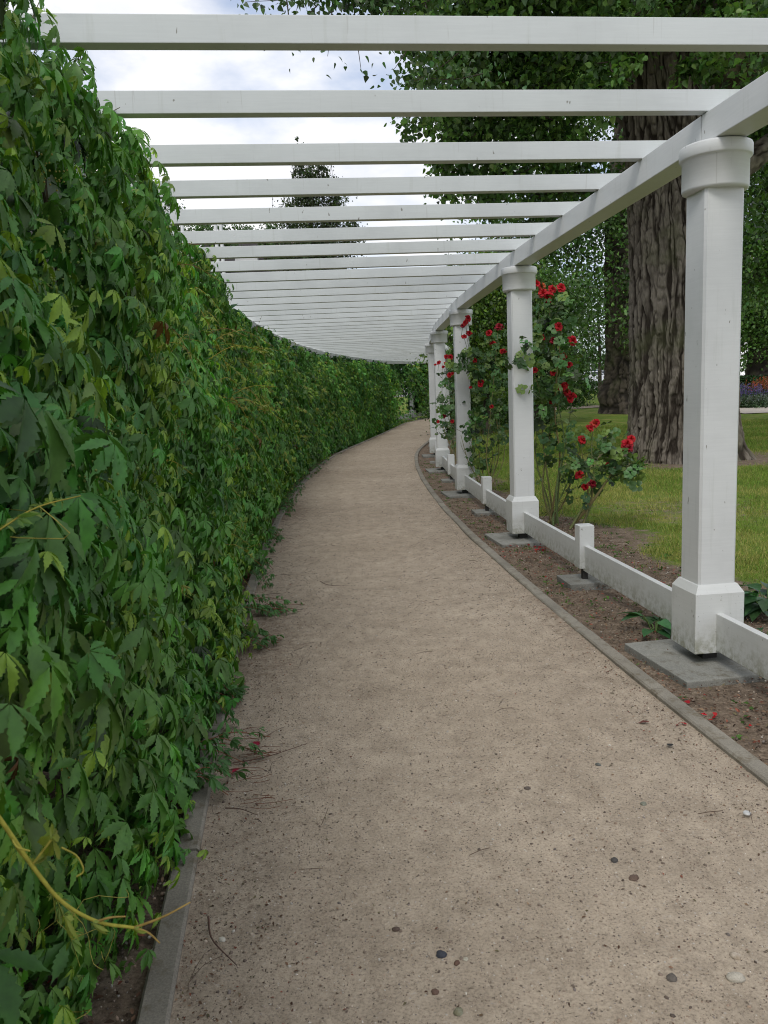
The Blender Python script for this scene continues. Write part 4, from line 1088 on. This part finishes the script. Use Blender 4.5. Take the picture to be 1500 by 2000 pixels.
hedge('clipped_hedge', 'dark hedge behind the far flower bed', (17, 43, .4), (26, 43.5, .4), 1.3, .5, 9000, 106)

# ================================================================== ROSES
def rose_mesh(seed, tint=(1, 1, 1)):
    rng = np.random.default_rng(seed); V, F, Cc, n = [], [], [], 0
    for ring, (cnt, ln, op) in enumerate([(5, .55, 1.35), (6, .75, 1.0), (7, .9, .62), (7, 1.0, .25)]):
        for k in range(cnt):
            a = 2 * math.pi * (k + rng.uniform(-.2, .2)) / cnt + ring * .5
            ln_ = ln * rng.uniform(.85, 1.12); e = op + rng.uniform(-.12, .12)
            rows = []
            for t, wd in ((0, .10), (.4, .34), (.75, .42), (1., .26)):
                curl = e - t * t * .35 * (1 if ring > 1 else -.6)
                r_ = t * ln_ * math.cos(curl) * .5 + .02; z = t * ln_ * math.sin(curl) * .55 + .02
                for u in (-1, -.4, .4, 1):
                    ang = a + u * wd * 1.35
                    rows.append((r_ * math.cos(ang) * (1 - .06 * u * u), r_ * math.sin(ang), z + .05 * u * u + rng.normal(0, .012)))
            V += rows
            for i_ in range(3):
                for j in range(3): F.append((n + i_ * 4 + j, n + i_ * 4 + j + 1, n + i_ * 4 + j + 5, n + i_ * 4 + j + 4))
            b = rng.uniform(.75, 1.15) * (.62 if ring == 0 else 1.0)
            b *= 1 if ring < 3 else rng.uniform(.7, 1.1)
            Cc += [(.43 * b * tint[0], (.008 + .012 * rng.random()) * b * tint[1], .022 * b * tint[2])] * 16; n += 16
    me_ = mesh('flower', np.array(V), np.array(F), np.array(Cc)); me_.materials.append(M_petal); return me_
ROSES = [rose_mesh(k) for k in range(4)] + [rose_mesh(9, (1.05, 5, 1.6)), rose_mesh(12, (.6, 1, 1.2))]
def rose_bush(label, base, Y, stems, blobs, flowers, seed, leaf=.125, fs=.052, extra=0):
    rng = np.random.default_rng(seed); b = gp(base[0], base[1], Y)
    e = empty('rose_bush', tuple(b), label, 'rose bush', 'red roses along the pergola'); Mi = Matrix.Translation(e.location).inverted()
    st = QB(); LV = Acc(); tm = [pinnate(rng) for _ in range(3)]
    def P3(x, y, dy=0.): return W(x, y, Y + dy)
    ends = []
    for s in stems:
        dy = rng.uniform(-.15, .25)
        pts = [b + (rng.normal(0, .06), rng.normal(0, .05), 0)] + [P3(x + rng.normal(0, 2), y, dy) for x, y in s]
        pts = spline(pts, 16); r0 = .013 if len(s) > 2 else .009
        if extra and s is stems[0]: r0 = .022
        g_ = rng.uniform(0, 1)
        st.tube(pts, np.linspace(r0, .003, 16), 6, (.22 - .08 * g_, .17 + .03 * g_, .075)); ends.append(pts)
    for k in range(14):       # side twigs
        p_ = ends[rng.integers(0, len(ends))]; a = p_[rng.integers(4, 14)]
        st.tube(spline([a, a + rng.normal(0, .09, 3) + (0, 0, .08), a + rng.normal(0, .16, 3) + (0, 0, .16)], 6), .0028, 4, (.10, .11, .045))
    for (x, y, r, n, *Yf) in blobs:
        n = max(4, int(n * .78))
        c_ = W(x, y, Yf[0]) if Yf else P3(x, y); rm = r / FPX * Y
        pos = c_ + rng.normal(0, 1, (n, 3)) * np.array((rm * .55, .16, rm * .55))
        which = rng.integers(0, 3, n)
        nrm = rng.normal(size=(n, 3)) * .7 + np.array((-.1, -.5, .8)); dn = rng.normal(size=(n, 3)) + np.array((0, 0, -.3))
        M = frames(nrm, dn); cl = leaf_cols(n, (.060, .130, .036), .32, (.13, .20, .045), rng.random(n) < .25, rng)
        for j in range(3):
            q_ = which == j
            if q_.any(): v, f, c = scatter(*tm[j], pos[q_], M[q_], leaf * rng.uniform(.6, 1.2, q_.sum()), cl[q_], ''); LV.one(v, f, c)
    for (x, y, *sc_) in flowers:
        p_ = P3(x, y, rng.uniform(-.18, .0)); s_ = (sc_[0] if sc_ else 1.) * fs * rng.uniform(.9, 1.15) * 2
        o = bpy.data.objects.new('flower', ROSES[rng.choice(6, p=[.2, .2, .2, .2, .08, .12])]); C.objects.link(o); o.parent = e; o.matrix_parent_inverse = Mi
        o.location = p_ - np.array((0, 0, s_ * .25)); o.scale = (s_,) * 3
        o.rotation_euler = Vector((rng.normal(0, .4), -.9, rng.uniform(.2, 1.1))).to_track_quat('Z', 'Y').to_euler()
        st.tube(spline([p_ + (rng.normal(0, .03), .04, -.16), p_ - np.array((0, 0, s_ * .2))], 4), .003, 4, (.08, .12, .04))
    for nm, me_, mt in (('stem', st.mesh('stem'), M_stem), ('foliage', LV.mesh('foliage'), M_rose_leaf)):
        o = link(nm, me_, mt); o.parent = e; o.matrix_parent_inverse = Mi
rose_bush('tall climbing rose full of red blooms reaching the cap of the second column', (1078, 1035), 8.75,
          [[(1062, 950), (1075, 850), (1090, 720), (1068, 600)], [(1085, 960), (1100, 860), (1085, 760), (1110, 680)], [(1070, 940), (1058, 860), (1062, 780), (1030, 690)], [(1092, 930), (1106, 850), (1118, 780)], [(1100, 980), (1120, 920), (1135, 870)], [(1070, 980), (1045, 900), (1050, 830)], [(1088, 900), (1086, 800), (1096, 640)], [(1085, 1000), (1110, 940), (1128, 900)]],
          [(1068, 620, 34, 34), (1050, 645, 26, 26), (1085, 660, 30, 26), (1020, 680, 24, 24), (1050, 690, 34, 40), (1085, 705, 34, 34), (1005, 700, 12, 8), (1072, 745, 34, 36), (1040, 770, 20, 16), (1090, 770, 28, 22), (1060, 800, 30, 26), (1035, 790, 12, 6), (1085, 830, 34, 22), (1062, 860, 34, 20), (1100, 870, 26, 12), (1095, 930, 34, 12), (1022, 690, 14, 12, 7.72), (1008, 702, 9, 7, 7.7), (1032, 668, 10, 7, 7.74), (1034, 770, 9, 6, 7.8), (1128, 690, 16, 8), (1110, 720, 20, 12), (1075, 590, 22, 16), (1070, 900, 30, 12)],
          [(1046, 550), (1062, 568, 1.1), (1078, 560), (1072, 574, 1.15), (1058, 556, .8), (1096, 558, 1.1), (1070, 585, .8), (1091, 634, 1.0), (1118, 661, 1.15), (1060, 656, .7), (1081, 662, .7), (1100, 692, .8), (1112, 709, .7), (1079, 725, .8), (1044, 720, .7), (1098, 752, .9), (1107, 762, .9), (1117, 770, 1), (1113, 776, .8), (1077, 783, .6), (1104, 748, .7), (982, 683, .6)], 201)
rose_bush('low rose leaning right on a thick dark branching stem, blooms near the big trunk', (1138, 1030), 8.5,
          [[(1160, 975), (1185, 935), (1215, 890)], [(1165, 960), (1200, 930), (1230, 905)], [(1158, 950), (1155, 880), (1160, 835)], [(1150, 980), (1140, 920), (1135, 860)], [(1160, 960), (1150, 940), (1145, 930)]],
          [(1215, 900, 26, 34), (1200, 915, 26, 22), (1228, 930, 16, 16), (1180, 890, 26, 18), (1160, 860, 28, 20), (1140, 900, 26, 16), (1165, 920, 24, 12), (1240, 905, 12, 8), (1130, 960, 18, 8), (1195, 875, 20, 10), (1175, 840, 16, 6), (1110, 880, 20, 12)],
          [(1159, 824, 1.0), (1165, 822, .8), (1151, 832, .9), (1136, 854, 1.), (1224, 862, 1.1), (1232, 853, .95), (1219, 869, .9), (1228, 872, .8), (1131, 923, .9), (1156, 941, .85), (1142, 946, .8), (1186, 905, .5)], 202, extra=1)
rose_bush('dense rose with bare brown canes between the second and third columns', (950, 965), 11.4,
          [[(960, 930), (975, 880), (965, 780), (955, 660)], [(940, 930), (925, 880), (930, 780), (912, 650)], [(955, 940), (950, 890), (958, 800), (975, 650)], [(965, 940), (985, 900), (990, 840)], [(935, 940), (915, 900), (905, 850)], [(950, 940), (938, 880), (940, 800)], [(958, 940), (968, 900), (978, 820)], [(945, 950), (930, 900), (918, 830)], [(952, 950), (962, 890), (955, 830)]],
          [(950, 690, 28, 38), (930, 720, 28, 36), (965, 720, 26, 34), (920, 690, 24, 26), (900, 705, 16, 12), (945, 760, 30, 44), (970, 790, 24, 30), (950, 900, 24, 18), (925, 890, 16, 12), (930, 800, 26, 30), (950, 830, 30, 34), (915, 840, 18, 18), (975, 850, 20, 16), (940, 870, 26, 14), (985, 740, 20, 16), (960, 655, 22, 16), (990, 695, 18, 12)],
          [(975, 635, 1.1), (955, 647, 1.0), (961, 668, .95), (914, 619, .9), (909, 627, .9), (904, 634, .7), (906, 655, .8), (916, 648, .9), (926, 701, .9), (939, 744, .9), (938, 750, .8), (919, 755, .6), (960, 792, .7), (945, 814, .5), (985, 683, .7)], 203)
rose_bush('slim rose with few red blooms between the third and fourth columns', (892, 905), 14.6,
          [[(885, 880), (875, 840), (868, 790), (862, 710)], [(890, 880), (886, 820), (880, 700)], [(880, 870), (870, 850), (858, 800)], [(892, 870), (888, 800), (884, 740)]],
          [(872, 740, 16, 18), (885, 760, 16, 26), (862, 770, 14, 10), (880, 800, 18, 24), (870, 835, 18, 20), (888, 850, 14, 20), (862, 790, 10, 8), (884, 720, 14, 14), (858, 830, 10, 8), (890, 700, 12, 10)],
          [(857, 706, .8), (850, 711, .5), (872, 694, .9), (880, 695, .9), (870, 708, .8), (866, 715, .7), (878, 730, .9), (883, 728, .7), (866, 811, 1.0), (883, 821, .9), (856, 822, .6)], 204)
rose_bush('small distant rose beside the fifth column', (880, 860), 18.5,
          [[(878, 830), (874, 790)], [(882, 830), (884, 780)]], [(880, 800, 12, 18), (884, 830, 10, 14), (876, 780, 10, 10)], [(884, 775, .7)], 205)

# hostas
def hosta(label, x, y, Y, n, size, seed, cat='plant'):
    rng = np.random.default_rng(seed); b = gp(x, y, Y); b[2] = 0
    e = empty('hosta_plant', tuple(b), label, cat); Mi = Matrix.Translation(e.location).inverted()
    T, F = leaflet([0, .12, .3, .5, .7, .88, 1.], [.03, .17, .28, .30, .22, .10, 0], fold=.25, droop=.45)
    LV, st = Acc(), QB()
    for k in range(n):
        a = rng.uniform(0, 6.28); el_ = rng.uniform(.2, .9); d = np.array((math.cos(a), math.sin(a), 0))
        p0 = b + d * .02; p1 = b + d * size * .5 + np.array((0, 0, size * el_ * .9))
        st.tube([p0, (p0 + p1) / 2 + (0, 0, .02), p1], .004, 4, (.10, .16, .05))
        M = frames((np.array((0, 0, 1.)) - d * .3 + rng.normal(0, .15, 3))[None], (d + np.array((0, 0, .05)))[None])
        v, f, c = scatter(T, F, p1[None], M, np.array([size * rng.uniform(.7, 1.15)]), leaf_cols(1, (.045, .12, .045), .25, rng=rng), ''); LV.one(v, f, c)
    o = link('leaf', LV.mesh('leaf', True), M_rose_leaf, None, kind='stuff'); o.parent = e; o.matrix_parent_inverse = Mi
    o = link('leaf_stalk', st.mesh('leaf_stalk'), M_stem, None, kind='stuff'); o.parent = e; o.matrix_parent_inverse = Mi
hosta('broad leaved plant growing at the right picture edge behind the low rail', 1500, 1225, 5.0, 34, .19, 301)
hosta('small broad leaved plant tucked against the left side of the nearest column base', 1280, 1240, 4.72, 12, .15, 302)
hosta('low leafy plant under the rail right of the nearest column', 1490, 1250, 4.5, 5, .09, 303)

# ================================================================== GROUND COVER (uncountable)
def stuff(name, me_, mt, lb): return link(name, me_, mt, None, kind='stuff', label=lb)
rng = np.random.default_rng(400)
BT = leaflet([0, .5, 1.], [.055, .045, .006], fold=.2, droop=.25)
N_ = 520000
Yg = 3.6 + 26 * rng.random(N_) ** 1.7; Xg = xr(Yg) + .35 + (rng.random(N_)) * (2.2 + Yg * .62)
k = (soil_amount(Xg, Yg) + rng.normal(0, .16, N_) + .25 * np.sin(Xg * 5 + Yg * 2) * np.sin(Yg * 6)) < .42
vis = Xg / Yg < .62; k &= vis
Xg, Yg = Xg[k], Yg[k]; n = len(Xg)
dryn = fnoise(np.stack([Xg * .8, Yg * .8, 0 * Xg], -1)); dry = rng.random(n) < np.clip(.22 + dryn * 1.1 + .3 * (Yg < 12), .05, .75)
cl = leaf_cols(n, (.165, .235, .045), .28, (.34, .32, .11), dry, rng)
pos = np.stack([Xg, Yg, g(Yg) - .012], -1)
dirv = rng.normal(size=(n, 3)) * .45 + np.array((0, 0, 1.)); nr_ = rng.normal(size=(n, 3)) * np.array((1, 1, .2))
sz = rng.uniform(.02, .055, n) * np.interp(Yg, [4, 20], [.85, 1.6])
v, f, c = scatter(*BT, pos, frames(nr_, dirv), sz, cl, '')
v0 = v
stuff('lawn_grass', mesh('lawn_grass', v, f, c), M_grass, 'short patchy lawn grass')
# weeds: low tufts in the soil on both sides
n = 1500; s = rng.uniform(-3.5, 14, n); side = rng.random(n) < .62
off = np.where(side, rng.uniform(-.40, 1.1, n), rng.uniform(-3.05, -2.66, n))
cen = P(s, off, .0); pp, cc = [], []
m_ = rng.integers(3, 12, n) * (rng.random(n) < .75)
for q_, mm in zip(cen, m_):
    if mm: pp.append(q_ + rng.normal(0, .02, (mm, 3)) * np.array((1, 1, .1)) + (0, 0, .008)); cc.append(np.repeat(np.array([[.07, .14, .03]]) * rng.uniform(.6, 1.5), mm, 0))
pp, cc = np.concatenate(pp), np.concatenate(cc); n = len(pp)
v, f, c = scatter(*SMALL, pp, frames(rng.normal(size=(n, 3)) * .5 + np.array((0, 0, 1.)), rng.normal(size=(n, 3))), rng.uniform(.010, .028, n), cc, '')
stuff('weeds', mesh('weeds', v, f, c), M_grass, 'tiny weeds in the soil strips')

def litter_pts(n, rng):
    kind = rng.random(n); s = np.where(rng.random(n) < .7, rng.uniform(-3.5, 6, n), rng.uniform(6, 22, n))
    off = np.select([kind < .50, kind < .60, kind < .74, kind < .88], [rng.uniform(KRo, .85, n), KR - np.abs(rng.normal(0, .14, n)), KL + np.abs(rng.normal(0, .20, n)), rng.uniform(-3.1, KLo, n)], rng.uniform(KL, KR, n))
    return s, off
n = 34000; s, off = litter_pts(n, rng); pos = P(s, off, .012); onq = (off > KL) & (off < KR); pos[onq] = pz(pos[onq]) - (0, 0, .009)
pal = np.array([(.10, .055, .035), (.16, .095, .06), (.24, .16, .10), (.07, .045, .03), (.20, .07, .045), (.13, .11, .06)])
cl = pal[rng.integers(0, len(pal), n)] * rng.uniform(.6, 1.3, (n, 1))
onp = (off > KL) & (off < KR); 
red = (rng.random(n) < .010) & ~onp; cl[red] = (.42, .02, .03)
FL = leaflet([0, .5, 1], [.08, .26, 0], fold=.3, droop=.2)
v, f, c = scatter(*FL, pos, frames(rng.normal(size=(n, 3)) * .35 + np.array((0, 0, 1.)), rng.normal(size=(n, 3))), rng.uniform(.006, .026, n) * np.where(onp, .55, 1), cl, '')
stuff('leaf_litter', mesh('leaf_litter', v, f, c), M_litter, 'dry leaf bits and mulch beside the path')
# fallen red petals near the second column
n = 90; cen = np.array([gp(1060, 1075, 7.35), gp(1400, 1375, 3.55), gp(850, 900, 15.5), gp(905, 900, 14)])[rng.choice(4, n, p=[.60, .06, .2, .14])]
cen[:, 2] = .016
v, f, c = scatter(*HEART, cen + rng.normal(0, 1, (n, 3)) * np.array((.16, .14, .002)), frames(rng.normal(size=(n, 3)) * .4 + np.array((0, 0, 1.)), rng.normal(size=(n, 3))), rng.uniform(.012, .03, n), leaf_cols(n, (.36, .015, .02), .3, rng=rng), '')
stuff('fallen_petals', mesh('fallen_petals', v, f, c), M_petal, 'fallen red rose petals on the soil')
# grit on the path and soil
def grit(n, s0, s1, o0, o1, smin, smax, seed, dark=.5, zoff=.018, power=1.):
    rng = np.random.default_rng(seed); s = s0 + (s1 - s0) * rng.random(n) ** power; o_ = rng.uniform(o0, o1, n)
    pos = P(s, o_, zoff)
    if o0 == KL or o1 == KR: pos = pz(P(s, o_, -.0002))
    pal = np.array([(.13, .10, .08), (.20, .155, .12), (.5, .46, .40), (.40, .33, .26), (.30, .22, .16), (.20, .17, .15)])
    pr = np.array([dark * .5, dark * .5, .12, .2, .2, .12]); pr /= pr.sum()
    cl = pal[rng.choice(6, n, p=pr)] * rng.uniform(.7, 1.2, (n, 1))
    sz = smin + (smax - smin) * rng.random(n) ** 3.5
    M = rnd_frames(n, rng) * np.array((1., .75, .55))[None, None]
    return scatter(IV, IF, pos, M, sz, cl, '')
A_ = Acc()
for a in ((15000, -3.4, 1.2, KL, KR, .0012, .0050, 1, .55), (16000, 1.0, 7.0, KL, KR, .0022, .0070, 2, .6), (9000, -3.2, 6, KRo, .9, .002, .009, 3, .7), (4000, -3.6, 1, -3.1, KLo, .002, .009, 4, .7), (3500, 5.0, 20.0, KL, KR, .004, .011, 7, .7), (9000, -3.4, 6, KL, KR, .0018, .0085, 8, .9), (9000, -3.4, 3.0, KL, KL + .45, .001, .0045, 5, .8), (32000, -3.4, 0.8, KL, KR, .0011, .0042, 6, .45)):
    v, f, c = grit(*a[:8], dark=a[8], zoff=.017 if a[4] == KL else .006); A_.one(v, f, c)
stuff('loose_grit', A_.mesh('loose_grit'), M_stone, 'loose grit and crumbs of soil')
# twigs
st = QB()
for k in range(230):
    s, off = litter_pts(1, rng); s = s[0] * .6; o_ = off[0]; z = .024 if KL < o_ < KR else .014
    a = P(s, o_, z); d = rng.normal(size=2); d /= np.linalg.norm(d); L_ = rng.uniform(.03, .13)
    st.tube(spline([a, a + (d[0] * L_ * .5, d[1] * L_ * .5, .004), a + (d[0] * L_ + rng.normal(0, .01), d[1] * L_ + rng.normal(0, .01), 0)], 5), rng.uniform(.0008, .0018), 4, (.10, .07, .05))
stuff('fallen_twigs', st.mesh('fallen_twigs'), M_stem, 'short fallen twigs')
def tw_thing(label, pts, r):
    pts = [W2(x, y) for x, y in pts]; st = QB(); st.tube(spline(pts, 16), np.linspace(r, r * .4, 16), 5, (.11, .065, .05))
    o = link('twig', st.mesh('twig'), M_stem, None, label=label, category='twig')
def W2(x, y, z=.024):
    a, b, c_ = ray(x, y); t = (z - EYE) / c_; return np.array((a * t, b * t, z))
tw_thing('curved dark twig lying beside the pale pebble near the left kerb', [(407, 1790), (415, 1835), (462, 1885)], .0035)
tw_thing('long reddish runner twig reaching from the creeper across the path', [(455, 1490), (520, 1478), (600, 1452)], .003)
tw_thing('thin bare twig below the reddish runner', [(440, 1578), (470, 1580), (503, 1592)], .0025)
tw_thing('thin hooked twig in the middle of the path', [(625, 1135), (640, 1142), (665, 1144)], .003)
for k_, (x, y) in enumerate([(505, 1455), (468, 1500)]):
    o = link('fallen_leaf', mesh('fallen_leaf', FL[0] * .045 * np.array((1.4, 1, 1)), FL[1], np.tile((.32, .02, .05), (len(FL[0]), 1))), M_litter, None, label=('crimson leaf on the path beside the long reddish runner, further from the kerb', 'crimson leaf under the reddish runner, closer to the kerb')[k_], category='leaf'); o.location = W2(x, y, .028); o.rotation_euler = (.2, .1, .6 + 2 * k_)
st = QB(); rng = np.random.default_rng(611)
for k_ in range(26):
    a = W2(430 + rng.uniform(0, 90), 1430 + rng.uniform(0, 150), .026); e_ = a + np.array((rng.uniform(.05, .16), rng.uniform(-.03, .05), rng.uniform(-.004, .012)))
    st.tube(spline([a, (a + e_) / 2 + rng.normal(0, .008, 3), e_], 6), .0011, 4, (.16, .07, .045))
stuff('dry_stalks', st.mesh('dry_stalks'), M_stem, 'reddish dry stalks spilling over the left kerb')
# individual stones
def stone(label, x, y, r, colr, seed, flat=.5, cat='pebble'):
    rng = np.random.default_rng(seed)
    import bmesh
    bm = bmesh.new(); bmesh.ops.create_icosphere(bm, subdivisions=3, radius=1)
    for v_ in bm.verts: v_.co *= 1 + .22 * mnoise.noise(v_.co * 1.1 + Vector((seed, 0, 0)))
    for v_ in bm.verts: v_.co *= 1 + .12 * mnoise.noise(v_.co * 2.7 + Vector((0, seed, 0)))
    me_ = bpy.data.meshes.new('pebble'); bm.to_mesh(me_); bm.free()
    for p_ in me_.polygons: p_.use_smooth = True
    m_ = concrete('pebble_surface', colr, 30); me_.materials.append(m_)
    o = link('pebble', me_, m_, None, label=label, category=cat); q_ = W2(x, y, .012); q_[2] = pz(np.array((q_[0], q_[1], 0.)))[2] + r * .1; o.location = q_; o.scale = (r, r * rng.uniform(.7, 1.), r * flat); o.rotation_euler = (0, 0, rng.uniform(0, 3))
for k, (lb, x, y, r, c_) in enumerate([
    ('white pebble beside the curved twig near the left kerb', 434, 1832, .011, (.55, .52, .45)),
    ('dark blue grey stone at the bottom middle of the path', 862, 1863, .014, (.06, .065, .08)),
    ('reddish brown stone just right of the dark blue grey one', 892, 1880, .010, (.13, .08, .06)),
    ('small cream pebble touching the reddish brown stone', 910, 1873, .008, (.45, .42, .34)),
    ('largest pale flat stone near the bottom right corner', 1437, 1912, .024, (.40, .37, .31)),
    ('pale oval pebble above the largest pale stone', 1437, 1868, .014, (.42, .36, .29)),
    ('dark grey teardrop stone right of the path centre', 1200, 1682, .014, (.09, .085, .08)),
    ('brown flat stone below the dark teardrop stone', 1238, 1717, .017, (.14, .10, .08)),
    ('grey stone left of the largest pale stone', 1312, 1913, .014, (.13, .115, .10)),
    ('brown grey pebble at the path centre', 1030, 1540, .013, (.12, .10, .085)),
    ('round grey green pebble at the bottom edge', 895, 1975, .013, (.28, .28, .20)),
    ('brown pebble above the round grey green one', 850, 1935, .010, (.14, .09, .07)),
    ('dark brown stone left of the blue grey one', 773, 1812, .012, (.11, .08, .065)),
    ('green grey flat pebble at the middle right', 1257, 1568, .013, (.20, .21, .17)),
    ('grey slate pebble below the leaf on the right', 1168, 1493, .012, (.15, .16, .15))]):
    stone(lb, x, y, r, c_, 500 + k)
m_, _, _ = mat('enamel', (.5, .5, .49), .4, .4)
o = link('bottle_cap', MB().lathe([(.013, 0), (.0135, .003), (.011, .006), (.010, .0065)], 21).mesh('bottle_cap'), m_, None, label='round white bottle cap near the right kerb', category='bottle cap'); o.location = W2(1459, 1589, .018)
o = link('fallen_leaf', mesh('fallen_leaf', HEART[0] * .035, HEART[1], np.full((len(HEART[0]), 3), .03)), M_litter, None, label='dark curled dead leaf near the right kerb', category='leaf'); o.location = W2(1310, 1457, .024)
o = link('fallen_leaf', mesh('fallen_leaf', FL[0] * .05, FL[1], np.tile((.13, .05, .04), (len(FL[0]), 1))), M_litter, None, label='reddish brown leaf above the dark curled leaf', category='leaf'); o.location = W2(1268, 1410, .024); o.rotation_euler = (0, 0, 1.3)
